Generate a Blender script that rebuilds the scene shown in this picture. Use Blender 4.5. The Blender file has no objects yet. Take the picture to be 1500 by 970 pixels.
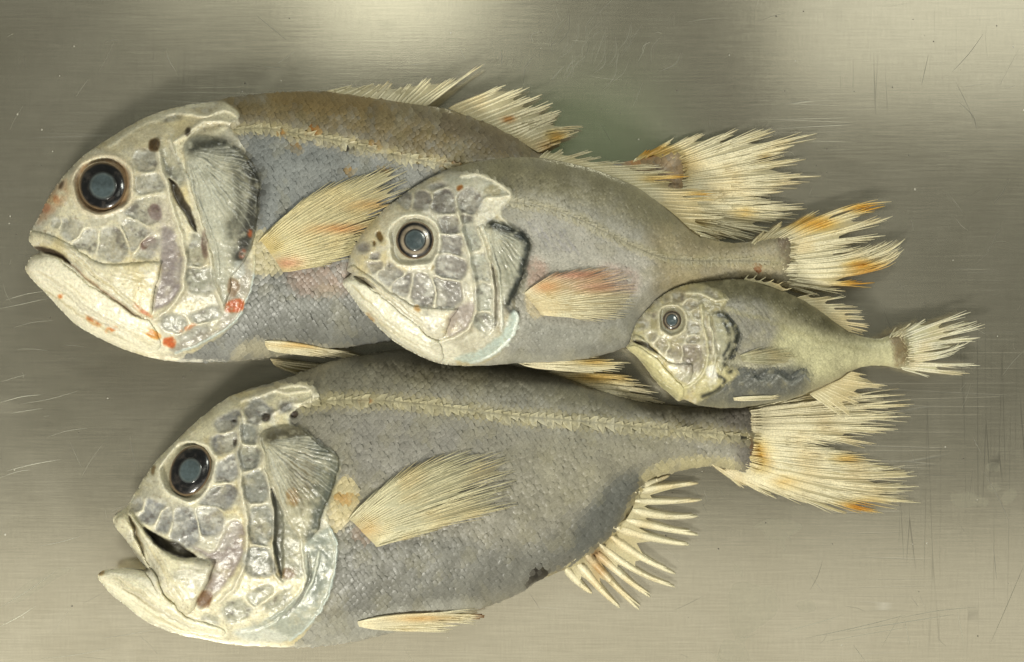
import bpy, math, random
import numpy as np
from mathutils import Vector, Matrix

random.seed(7)
rng = np.random.default_rng(11)
sc = bpy.context.scene

# ------------------------------------------------------------------ scale
S = 0.00035            # metres for one unit of the layout drawing (0.35 mm)
CAMH = 0.90            # camera height over the table
HC = CAMH / S
CX, CY = 750.0, 485.0

# ------------------------------------------------------------------ camera
cam_d = bpy.data.cameras.new('camera')
cam = bpy.data.objects.new('camera', cam_d)
sc.collection.objects.link(cam)
cam.location = (0, 0, CAMH)
cam_d.sensor_width = 36.0
cam_d.lens = 36.0 * CAMH / (1500 * S)
cam_d.clip_start = 0.01
cam_d.clip_end = 50
sc.camera = cam

# ------------------------------------------------------------------ world and lamps
world = bpy.data.worlds.new('World')
sc.world = world
world.use_nodes = True
bg = world.node_tree.nodes['Background']
bg.inputs['Color'].default_value = (0.88, 0.91, 0.74, 1)
bg.inputs['Strength'].default_value = 0.078


def area(name, loc, target, sx, sy, power, col):
    d = bpy.data.lights.new(name, 'AREA')
    d.shape = 'RECTANGLE'
    d.size, d.size_y, d.energy, d.color = sx, sy, power, col
    o = bpy.data.objects.new(name, d)
    sc.collection.objects.link(o)
    o.location = loc
    v = Vector(target) - Vector(loc)
    o.rotation_euler = v.to_track_quat('-Z', 'Y').to_euler()
    return o


area('key_lamp', (-0.50, -1.00, 1.20), (0, 0, 0), 0.30, 0.26, 23.0, (1.0, 0.97, 0.85))
area('back_lamp', (0.45, 1.25, 1.35), (0, 0, 0), 0.5, 0.4, 13.0, (0.98, 1.0, 0.88))
area('low_window', (0.05, -0.84, 1.5), (0.05, -0.84, 0), 2.8, 1.15, 7.4, (1.0, 0.94, 0.79))
area('green_reflection_lamp', (0.12, 0.275, 1.5), (0.12, 0.275, 0), 0.16, 0.10, 0.016, (0.55, 1.0, 0.45))  # added green lamp, only for the greenish reflection on the steel
area('ceiling_tube', (-0.15, 0.58, 1.5), (-0.15, 0.58, 0), 0.20, 0.38, 0.50, (1.0, 1.0, 0.86))
area('patch_falloff_lamp', (-0.37, 0.62, 1.5), (-0.37, 0.62, 0), 0.24, 0.36, 0.20, (1.0, 1.0, 0.86))  # added weak lamp, fades the tube's reflection out to the left
area('side_window', (0.66, 0.60, 1.5), (0.66, 0.60, 0), 0.60, 0.56, 1.15, (1.0, 0.99, 0.87))

vs = sc.view_settings
vs.view_transform = 'Standard'
vs.look = 'None'
vs.exposure = 0.0
vs.gamma = 1.0
vs.use_curve_mapping = False
sc.render.film_transparent = False
sc.cycles.max_bounces = 5
sc.cycles.diffuse_bounces = 2
sc.cycles.glossy_bounces = 3
sc.cycles.transparent_max_bounces = 8


# ------------------------------------------------------------------ helpers
def P(px, py, z):
    """layout drawing (seen from above through the lens) + height -> metres"""
    px, py, z = np.asarray(px, float), np.asarray(py, float), np.asarray(z, float)
    f = (HC - z) / HC
    return np.stack([(px - CX) * f * S, -(py - CY) * f * S, z * S], -1)


def lin(c):
    c = np.asarray(c, float) / 255.0
    return np.where(c <= 0.04045, c / 12.92, ((c + 0.055) / 1.055) ** 2.4)


def sstep(a, b, x):
    t = np.clip((x - a) / (b - a), 0, 1)
    return t * t * (3 - 2 * t)


_tabs = {}


def vnoise(x, y, scale, seed=0):
    if seed not in _tabs:
        _tabs[seed] = np.random.default_rng(seed + 100).random((256, 256))
    t = _tabs[seed]
    u, v = x / scale + 37.3, y / scale + 91.7
    i, j = np.floor(u).astype(int), np.floor(v).astype(int)
    a, b = u - i, v - j
    a, b = a * a * (3 - 2 * a), b * b * (3 - 2 * b)
    i0, i1, j0, j1 = i & 255, (i + 1) & 255, j & 255, (j + 1) & 255
    return (t[i0, j0] * (1 - a) + t[i1, j0] * a) * (1 - b) + (t[i0, j1] * (1 - a) + t[i1, j1] * a) * b


def fbm(x, y, scale, seed=0, octv=4):
    r, a, n = 0, 1.0, 0
    for k in range(octv):
        r = r + a * vnoise(x, y, scale / 2 ** k, seed + k)
        n += a
        a *= 0.55
    return r / n


def curve(pts, closed=True, n=5):
    """Catmull-Rom through the points"""
    p = np.asarray(pts, float)
    m = len(p)
    out = []
    rngs = range(m) if closed else range(m - 1)
    for i in rngs:
        if closed:
            p0, p1, p2, p3 = p[(i - 1) % m], p[i], p[(i + 1) % m], p[(i + 2) % m]
        else:
            p0, p1, p2, p3 = p[max(i - 1, 0)], p[i], p[i + 1], p[min(i + 2, m - 1)]
        for k in range(n):
            t = k / n
            out.append(0.5 * ((2 * p1) + (p2 - p0) * t + (2 * p0 - 5 * p1 + 4 * p2 - p3) * t * t + (3 * p1 - p0 - 3 * p2 + p3) * t ** 3))
    if not closed:
        out.append(p[-1])
    return np.array(out)


def seg_dist(X, Y, poly, closed, want_t=False):
    d2 = np.full(X.shape, 1e18)
    inside = np.zeros(X.shape, bool)
    tt = np.zeros(X.shape)
    n = len(poly)
    for i in range(n if closed else n - 1):
        ax, ay = poly[i]
        bx, by = poly[(i + 1) % n]
        dx, dy = bx - ax, by - ay
        L = dx * dx + dy * dy + 1e-12
        t = np.clip(((X - ax) * dx + (Y - ay) * dy) / L, 0, 1)
        q = (X - ax - t * dx) ** 2 + (Y - ay - t * dy) ** 2
        if want_t:
            tt = np.where(q < d2, (i + t) / (n - 1), tt)
        d2 = np.minimum(d2, q)
        if closed and dy != 0:
            cond = ((ay > Y) != (by > Y))
            xi = ax + (Y - ay) / dy * dx
            inside ^= cond & (X < xi)
    d = np.sqrt(d2)
    if closed:
        d = np.where(inside, d, -d)
    return (d, tt) if want_t else d


def CR(x0, y0, s):
    """points measured on an enlarged piece of the drawing"""
    def f(pts):
        a = np.asarray(pts, float)
        return a / s + np.array([x0, y0])
    return f


# ------------------------------------------------------------------ materials
def new_mat(name):
    m = bpy.data.materials.new(name)
    m.use_nodes = True
    nt = m.node_tree
    return m, nt, nt.nodes['Principled BSDF']


def nd(nt, kind, **kw):
    n = nt.nodes.new(kind)
    for k, v in kw.items():
        if k.startswith('i_'):
            n.inputs[k[2:].replace('_', ' ')].default_value = v
        else:
            setattr(n, k, v)
    return n


def ramp(nt, fac, a, b, ca=(0, 0, 0, 1), cb=(1, 1, 1, 1)):
    r = nd(nt, 'ShaderNodeValToRGB')
    r.color_ramp.elements[0].position, r.color_ramp.elements[1].position = a, b
    r.color_ramp.elements[0].color, r.color_ramp.elements[1].color = ca, cb
    nt.links.new(fac, r.inputs[0])
    return r.outputs[0]


def skin_material(name, rough0, rough1, coat, bump_scale, bump_h, sss=0.12, spec=0.5):
    m, nt, b = new_mat(name)
    at = nd(nt, 'ShaderNodeAttribute', attribute_name='Col')
    tc = nd(nt, 'ShaderNodeTexCoord')
    n1 = nd(nt, 'ShaderNodeTexNoise', i_Scale=bump_scale, i_Detail=4.0, i_Roughness=0.65)
    n2 = nd(nt, 'ShaderNodeTexNoise', i_Scale=bump_scale * 0.22, i_Detail=3.0)
    for n in (n1, n2):
        nt.links.new(tc.outputs['Object'], n.inputs['Vector'])
    v = ramp(nt, n1.outputs[0], 0.28, 0.72, (0.74, 0.73, 0.70, 1), (1.16, 1.16, 1.16, 1))
    mx = nd(nt, 'ShaderNodeMix', data_type='RGBA', blend_type='MULTIPLY')
    mx.inputs[0].default_value = 1.0
    nt.links.new(at.outputs['Color'], mx.inputs[6])
    nt.links.new(v, mx.inputs[7])
    nt.links.new(mx.outputs[2], b.inputs['Base Color'])
    # wetness kept in the attribute's alpha
    mr = nd(nt, 'ShaderNodeMapRange')
    mr.inputs['To Min'].default_value, mr.inputs['To Max'].default_value = rough0, rough1
    nt.links.new(at.outputs['Alpha'], mr.inputs['Value'])
    nt.links.new(mr.outputs[0], b.inputs['Roughness'])
    ct = nd(nt, 'ShaderNodeMath', operation='MULTIPLY')
    ct.inputs[1].default_value = coat
    nt.links.new(at.outputs['Alpha'], ct.inputs[0])
    nt.links.new(ct.outputs[0], b.inputs['Coat Weight'])
    b.inputs['Coat Roughness'].default_value = 0.14
    b.inputs['Specular IOR Level'].default_value = spec
    ad = nd(nt, 'ShaderNodeMath', operation='ADD')
    nt.links.new(n1.outputs[0], ad.inputs[0])
    nt.links.new(n2.outputs[0], ad.inputs[1])
    bp = nd(nt, 'ShaderNodeBump', i_Strength=1.0, i_Distance=bump_h)
    nt.links.new(ad.outputs[0], bp.inputs['Height'])
    nt.links.new(bp.outputs[0], b.inputs['Normal'])
    nt.links.new(bp.outputs[0], b.inputs['Coat Normal'])
    if sss:
        b.inputs['Subsurface Weight'].default_value = sss
        b.inputs['Subsurface Radius'].default_value = (1.0, 0.75, 0.45)
        b.inputs['Subsurface Scale'].default_value = 0.003
    return m


M = {}
M['skin'] = skin_material('wet_fish_skin', 0.55, 0.32, 0.40, 700, 0.00020)
M['scale'] = skin_material('fish_scale', 0.54, 0.36, 0.09, 1200, 0.00004, 0.0)
M['ray'] = skin_material('fin_ray_bone', 0.5, 0.3, 0.3, 1200, 0.00008, 0.0)


def membrane_material():
    m = skin_material('fin_membrane', 0.5, 0.35, 0.25, 1400, 0.0001, 0.0)
    nt = m.node_tree
    b = nt.nodes['Principled BSDF']
    out = [n for n in nt.nodes if n.type == 'OUTPUT_MATERIAL'][0]
    at = nd(nt, 'ShaderNodeAttribute', attribute_name='Thin')
    tr = nd(nt, 'ShaderNodeBsdfTranslucent')
    ca = nd(nt, 'ShaderNodeAttribute', attribute_name='Col')
    nt.links.new(ca.outputs['Color'], tr.inputs['Color'])
    m1 = nd(nt, 'ShaderNodeMixShader')
    m1.inputs[0].default_value = 0.25
    nt.links.new(b.outputs[0], m1.inputs[1])
    nt.links.new(tr.outputs[0], m1.inputs[2])
    tp = nd(nt, 'ShaderNodeBsdfTransparent')
    m2 = nd(nt, 'ShaderNodeMixShader')
    nt.links.new(at.outputs['Fac'], m2.inputs[0])
    nt.links.new(m1.outputs[0], m2.inputs[1])
    nt.links.new(tp.outputs[0], m2.inputs[2])
    nt.links.new(m2.outputs[0], out.inputs['Surface'])
    return m


M['membrane'] = membrane_material()


M['eye'] = skin_material('eye_jelly', 0.4, 0.22, 0.9, 500, 0.00006, 0.0)


def steel_material():
    m, nt, b = new_mat('worn_brushed_steel')
    tc = nd(nt, 'ShaderNodeTexCoord')
    L = nt.links

    def mapped(sx, sy, rot=0.0):
        mp = nd(nt, 'ShaderNodeMapping')
        mp.inputs['Scale'].default_value = (sx, sy, 1)
        mp.inputs['Rotation'].default_value = (0, 0, rot)
        L.new(tc.outputs['Object'], mp.inputs['Vector'])
        return mp.outputs[0]

    def noise(vec, scale, det=4.0, rough=0.6, dist=0.0):
        n = nd(nt, 'ShaderNodeTexNoise', i_Scale=scale, i_Detail=det, i_Roughness=rough, i_Distortion=dist)
        L.new(vec, n.inputs['Vector'])
        return n.outputs[0]

    def math_(op, a, c):
        n = nd(nt, 'ShaderNodeMath', operation=op)
        for k, v in enumerate((a, c)):
            if isinstance(v, (int, float)):
                n.inputs[k].default_value = v
            else:
                L.new(v, n.inputs[k])
        return n.outputs[0]

    brush = noise(mapped(34, 1000, 0.03), 1.0, 5.0, 0.75)
    brush2 = noise(mapped(1100, 90, 0.0), 1.0, 3.0, 0.7)
    grain = noise(mapped(1, 1), 900, 3.0, 0.7)
    blotch = noise(mapped(1, 1), 9, 4.0, 0.55, 0.6)
    stain = noise(mapped(1, 1), 16, 3.0, 0.5, 1.4)

    # scratches: thin cell borders of stretched cells, broken up by noise
    def scratch(sx, sy, rot, thr, mscale, m0):
        v = nd(nt, 'ShaderNodeTexVoronoi', feature='DISTANCE_TO_EDGE', i_Scale=1.0)
        L.new(mapped(sx, sy, rot), v.inputs['Vector'])
        line = ramp(nt, v.outputs['Distance'], 0.0, thr, (1, 1, 1, 1), (0, 0, 0, 1))
        mk = ramp(nt, noise(mapped(1, 1), mscale, 2.0), m0, m0 + 0.06)
        return math_('MULTIPLY', line, mk)
    s1 = scratch(3, 150, 0.20, 0.012, 7, 0.57)
    s2 = scratch(110, 2.5, 0.38, 0.010, 6, 0.60)
    s3 = scratch(80, 2.2, -0.75, 0.010, 5, 0.62)
    stain_m = ramp(nt, stain, 0.60, 0.70)
    stain_e = ramp(nt, math_('ABSOLUTE', math_('SUBTRACT', stain, 0.606), 0), 0.0, 0.008, (1, 1, 1, 1), (0, 0, 0, 1))

    base = ramp(nt, blotch, 0.3, 0.7, (0.55, 0.515, 0.405, 1), (0.63, 0.595, 0.48, 1))
    mx = nd(nt, 'ShaderNodeMix', data_type='RGBA', blend_type='MULTIPLY')
    mx.inputs[0].default_value = 1.0
    L.new(base, mx.inputs[6])
    L.new(ramp(nt, brush, 0.25, 0.75, (0.84, 0.84, 0.84, 1), (1.10, 1.10, 1.10, 1)), mx.inputs[7])
    mx1 = nd(nt, 'ShaderNodeMix', data_type='RGBA', blend_type='MULTIPLY')
    mx1.inputs[0].default_value = 1.0
    L.new(mx.outputs[2], mx1.inputs[6])
    L.new(ramp(nt, brush2, 0.25, 0.75, (0.93, 0.93, 0.93, 1), (1.04, 1.04, 1.04, 1)), mx1.inputs[7])
    mx2 = nd(nt, 'ShaderNodeMix', data_type='RGBA')
    L.new(math_('MULTIPLY', s1, 0.35), mx2.inputs[0])
    L.new(mx1.outputs[2], mx2.inputs[6])
    mx2.inputs[7].default_value = (0.85, 0.84, 0.76, 1)
    mx3 = nd(nt, 'ShaderNodeMix', data_type='RGBA')
    L.new(math_('MULTIPLY', math_('MAXIMUM', s2, s3), 0.55), mx3.inputs[0])
    L.new(mx2.outputs[2], mx3.inputs[6])
    mx3.inputs[7].default_value = (0.16, 0.155, 0.13, 1)
    mx4 = nd(nt, 'ShaderNodeMix', data_type='RGBA')
    L.new(math_('ADD', math_('MULTIPLY', stain_m, 0.045), math_('MULTIPLY', stain_e, 0.03)), mx4.inputs[0])
    L.new(mx3.outputs[2], mx4.inputs[6])
    mx4.inputs[7].default_value = (0.80, 0.78, 0.66, 1)
    L.new(mx4.outputs[2], b.inputs['Base Color'])
    b.inputs['Metallic'].default_value = 0.80
    r = math_('ADD', math_('MULTIPLY', blotch, 0.10), math_('MULTIPLY', brush, 0.06))
    r = math_('ADD', r, math_('MULTIPLY', stain_m, 0.03))
    L.new(math_('ADD', r, 0.085), b.inputs['Roughness'])
    b.inputs['Anisotropic'].default_value = 0.35
    hgt = math_('ADD', math_('MULTIPLY', brush, 0.6), math_('MULTIPLY', grain, 0.5))
    hgt = math_('SUBTRACT', hgt, math_('MULTIPLY', math_('MAXIMUM', s2, s1), 0.8))
    bp = nd(nt, 'ShaderNodeBump', i_Strength=0.4, i_Distance=0.00003)
    L.new(hgt, bp.inputs['Height'])
    L.new(bp.outputs[0], b.inputs['Normal'])
    return m


M['steel'] = steel_material()


def scratch_material():
    m, nt, b = new_mat('scratched_steel')
    at = nd(nt, 'ShaderNodeAttribute', attribute_name='Col')
    nt.links.new(at.outputs['Color'], b.inputs['Base Color'])
    b.inputs['Metallic'].default_value = 0.5
    b.inputs['Roughness'].default_value = 0.5
    return m


def film_material():
    m, nt, b = new_mat('dried_water_film')
    tc = nd(nt, 'ShaderNodeTexCoord')
    n1 = nd(nt, 'ShaderNodeTexNoise', i_Scale=420.0, i_Detail=4.0, i_Roughness=0.7)
    nt.links.new(tc.outputs['Object'], n1.inputs['Vector'])
    nt.links.new(ramp(nt, n1.outputs[0], 0.3, 0.7, (0.50, 0.49, 0.38, 1), (0.60, 0.585, 0.47, 1)), b.inputs['Base Color'])
    b.inputs['Roughness'].default_value = 0.45
    tp = nd(nt, 'ShaderNodeBsdfTransparent')
    mx = nd(nt, 'ShaderNodeMixShader')
    nt.links.new(ramp(nt, n1.outputs[0], 0.2, 0.8, (0.78, 0.78, 0.78, 1), (0.95, 0.95, 0.95, 1)), mx.inputs[0])
    nt.links.new(b.outputs[0], mx.inputs[1])
    nt.links.new(tp.outputs[0], mx.inputs[2])
    out = [n for n in nt.nodes if n.type == 'OUTPUT_MATERIAL'][0]
    nt.links.new(mx.outputs[0], out.inputs['Surface'])
    return m


M['scratch'] = scratch_material()
M['film'] = film_material()


# ------------------------------------------------------------------ mesh output
def mesh_obj(name, V, F, mat, parent=None, col=None, thin=None, smooth=True, origin=None):
    V = np.asarray(V, float)
    if origin is not None:
        V = V - np.asarray(origin)
    me = bpy.data.meshes.new(name)
    if isinstance(F, tuple):                     # (quads, tris) as arrays
        q, t = F
        nq, ntt = len(q), len(t)
        me.vertices.add(len(V))
        me.vertices.foreach_set('co', V.astype(np.float32).ravel())
        idx = np.concatenate([q.ravel(), t.ravel()]).astype(np.int32)
        me.loops.add(len(idx))
        me.loops.foreach_set('vertex_index', idx)
        me.polygons.add(nq + ntt)
        st = np.concatenate([np.arange(nq) * 4, nq * 4 + np.arange(ntt) * 3]).astype(np.int32)
        me.polygons.foreach_set('loop_start', st)
        me.update(calc_edges=True)
    else:
        me.from_pydata([tuple(v) for v in V], [], F)
    me.validate()
    if smooth:
        me.polygons.foreach_set('use_smooth', np.ones(len(me.polygons), bool))
    if col is not None:
        a = me.color_attributes.new('Col', 'FLOAT_COLOR', 'POINT')
        c = np.asarray(col, np.float32)
        if c.shape[1] == 3:
            c = np.concatenate([c, np.full((len(c), 1), 0.5, np.float32)], 1)
        a.data.foreach_set('color', c.ravel())
    if thin is not None:
        a = me.attributes.new('Thin', 'FLOAT', 'POINT')
        a.data.foreach_set('value', np.asarray(thin, np.float32))
    me.materials.append(mat)
    o = bpy.data.objects.new(name, me)
    sc.collection.objects.link(o)
    if parent is not None:
        o.parent = parent
    return o


# ------------------------------------------------------------------ the table
def build_table():
    n = 2.4
    o = mesh_obj('steel_table', [(-n, -n, 0), (n, -n, 0), (n, n, 0), (-n, n, 0)], [(0, 1, 2, 3)], M['steel'], smooth=False)
    o['kind'] = 'structure'
    return o


table = build_table()


def scratch_strip(V, F, C, pts, w, col):
    p = curve(pts, False, 6) if len(pts) > 2 else np.linspace(pts[0], pts[1], 5)
    p = np.asarray(p, float)
    d = np.gradient(p, axis=0)
    d /= np.hypot(d[:, 0], d[:, 1])[:, None] + 1e-9
    b0 = len(V)
    t = np.linspace(0, 1, len(p))
    ww = w * np.sin(np.pi * np.clip(t, 0.03, 0.97)) ** 0.6
    for k in range(len(p)):
        for sgn, z in ((-1, 0.04), (0, 0.22), (1, 0.04)):
            V.append((p[k, 0] - sgn * d[k, 1] * ww[k], p[k, 1] + sgn * d[k, 0] * ww[k], z))
            C.append(col)
    for k in range(len(p) - 1):
        for e in (0, 1):
            a = b0 + 3 * k + e
            F.append((a, a + 1, a + 4, a + 3))


def build_scratches():
    V, F, C = [], [], []
    r = random.Random(5)
    LI, DK = (0.37, 0.365, 0.30), (0.17, 0.165, 0.135)
    # patch of hooked strokes above the tails
    for k in range(46):
        x, y = r.gauss(862, 42), r.gauss(86, 28)
        l, b = r.uniform(18, 52), r.uniform(-8, 8)
        a = math.radians(r.gauss(-64, 10))
        q = (x + l * math.cos(a), y + l * math.sin(a))
        scratch_strip(V, F, C, [(x, y), ((x + q[0]) / 2 + b, (y + q[1]) / 2 + b * 0.4), q], r.uniform(0.2, 0.45), np.array(LI) * r.uniform(0.6, 1))
    # long pale wipes on the left and the lower right
    for (x, y, l, a) in ((0, 590, 62, -11), (14, 606, 50, -9), (30, 592, 90, -13), (0, 452, 70, -12), (8, 440, 60, -13), (0, 700, 50, -14), (0, 890, 95, -33), (0, 918, 60, -30), (60, 800, 60, -14), (10, 690, 80, -12), (150, 935, 90, -10), (60, 965, 110, -9),
                         (0, 560, 40, -16), (20, 480, 60, -10), (70, 640, 60, -12), (1180, 935, 150, -13), (1210, 940, 120, -10), (1240, 925, 160, -9), (1320, 905, 110, -8), (1150, 925, 90, -16)):
        aa = math.radians(a)
        q = (x + l * math.cos(aa), y + l * math.sin(aa))
        scratch_strip(V, F, C, [(x, y), ((x + q[0]) / 2, (y + q[1]) / 2 + r.uniform(-3, 3)), q], r.uniform(0.2, 0.45), np.array(LI) * r.uniform(0.8, 1.15))
    # dark scores on the right
    for pts in ([(1470, 324), (1456, 352), (1446, 370), (1432, 384)], [(1390, 285), (1402, 300), (1410, 312)], [(1400, 320), (1408, 330), (1418, 338)], [(1316, 412), (1326, 432)], [(1310, 424), (1330, 418)], [(1440, 690), (1462, 728), (1478, 764)], [(1425, 640), (1437, 664)], [(1185, 840), (1206, 868)],
                [(1335, 875), (1346, 890)], [(1452, 940), (1478, 880), (1500, 828)], [(1250, 945), (1268, 970)], [(1030, 714), (1038, 738)], [(1150, 780), (1160, 792)], [(1050, 712), (1062, 728)], [(1360, 80), (1350, 125)], [(1400, 120), (1415, 150), (1430, 185)], [(1440, 50), (1420, 78), (1395, 105)], [(1405, 150), (1425, 170), (1430, 188)],
                [(1100, 345), (1135, 390)], [(1290, 440), (1300, 470), (1316, 500)], [(1455, 300), (1470, 280), (1478, 262)], [(35, 82), (38, 100)], [(735, 75), (735, 95)], [(1455, 800), (1460, 850)], [(190, 640), (200, 690)]):
        scratch_strip(V, F, C, [tuple(map(float, q)) for q in pts], r.uniform(0.18, 0.4), np.array(DK) * r.uniform(1.0, 1.7))
    # fine random hairlines everywhere
    for k in range(210):
        x, y = r.uniform(0, 1500), r.uniform(0, 970)
        a = math.radians(r.choice((r.gauss(-12, 8), r.gauss(0, 6), r.gauss(-62, 14), r.gauss(60, 14), r.uniform(0, 180))))
        l = r.uniform(8, 60)
        q = (x + l * math.cos(a), y + l * math.sin(a))
        c = LI if r.random() < 0.6 else DK
        scratch_strip(V, F, C, [(x, y), ((x + q[0]) / 2 + r.uniform(-2, 2), (y + q[1]) / 2 + r.uniform(-2, 2)), q], r.uniform(0.10, 0.24), np.array(c) * r.uniform(0.8, 1.2))
    a = np.array(V)
    o = mesh_obj('scratches', P(a[:, 0], a[:, 1], a[:, 2]), F, M['scratch'], table, np.column_stack([np.array(C), np.full(len(C), 0.5)]))
    o['kind'] = 'stuff'
    # dents and dried specks
    V, F, C = [], [], []
    for k in range(150):
        x, y, s_ = r.uniform(0, 1500), r.uniform(0, 970), r.uniform(0.5, 1.5)
        c = (0.12, 0.11, 0.09) if r.random() < 0.6 else (0.55, 0.53, 0.45)
        b0 = len(V)
        for e in range(6):
            V.append((x + s_ * math.cos(e * 1.047) * r.uniform(0.6, 1.3), y + s_ * math.sin(e * 1.047) * r.uniform(0.6, 1.3), 0.05))
            C.append(c)
        V.append((x, y, 0.05 + 0.35 * s_))
        C.append(c)
        F += [(b0 + (e + 1) % 6, b0 + e, b0 + 6) for e in range(6)]
    a = np.array(V)
    o = mesh_obj('dried_specks', P(a[:, 0], a[:, 1], a[:, 2]), F, M['scratch'], table, np.column_stack([np.array(C), np.full(len(C), 0.5)]))
    o['kind'] = 'stuff'


def film_patch(pts, z=0.12):
    """thin dried residue left by water on the steel"""
    p = curve(pts, True, 5)
    x0, y0 = p.min(0) - 4
    x1, y1 = p.max(0) + 4
    X, Y = np.meshgrid(np.arange(x0, x1, 3.0), np.arange(y0, y1, 3.0))
    d = seg_dist(X + 5 * (fbm(X, Y, 14, 5, 3) - 0.5), Y + 5 * (fbm(X, Y, 14, 6, 3) - 0.5), p, True)
    near = np.abs(d) < 2
    gy, gx = np.gradient(d, 3.0)
    gl = np.maximum(np.hypot(gx, gy), 0.4)
    X, Y = np.where(near, X - d * gx / gl ** 2, X), np.where(near, Y - d * gy / gl ** 2, Y)
    use = (d > 0) | near
    q = use[:-1, :-1] & use[:-1, 1:] & use[1:, 1:] & use[1:, :-1]
    idx = np.arange(X.size).reshape(X.shape)
    F = np.stack([idx[:-1, :-1][q], idx[1:, :-1][q], idx[1:, 1:][q], idx[:-1, 1:][q]], -1)
    u, inv = np.unique(F.ravel(), return_inverse=True)
    V = P(X.ravel()[u], Y.ravel()[u], z + 0.25 * np.exp(-(d.ravel()[u] / 3.0) ** 2))
    o = mesh_obj('dried_film', V, (inv.reshape(-1, 4), np.zeros((0, 3), int)), M['film'], table)
    return o


build_scratches()
G = CR(900, 640, 2.5)
for pts in ([(510, 330), (545, 345), (565, 375), (605, 408), (626, 415), (632, 370), (690, 330), (640, 305), (570, 300)], [(440, 465), (470, 490), (468, 515), (445, 500)],
            [(424, 560), (470, 530), (535, 548), (580, 552), (606, 600), (592, 650), (505, 720), (480, 760), (490, 822), (380, 822), (400, 745), (445, 748), (424, 690)],
            [(668, 608), (720, 600), (736, 632), (690, 642)], [(1230, 215), (1300, 205), (1370, 235), (1350, 255), (1260, 255)], [(1365, 180), (1400, 170), (1412, 195), (1380, 205)], [(1425, 205), (1460, 190), (1472, 220), (1440, 250), (1422, 235)], [(1362, 105), (1400, 95), (1412, 120), (1375, 128)]):
    film_patch(G(pts))
for pts in ([(20, 870), (60, 842), (110, 830), (60, 862), (24, 884)],):
    film_patch(pts)


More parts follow.
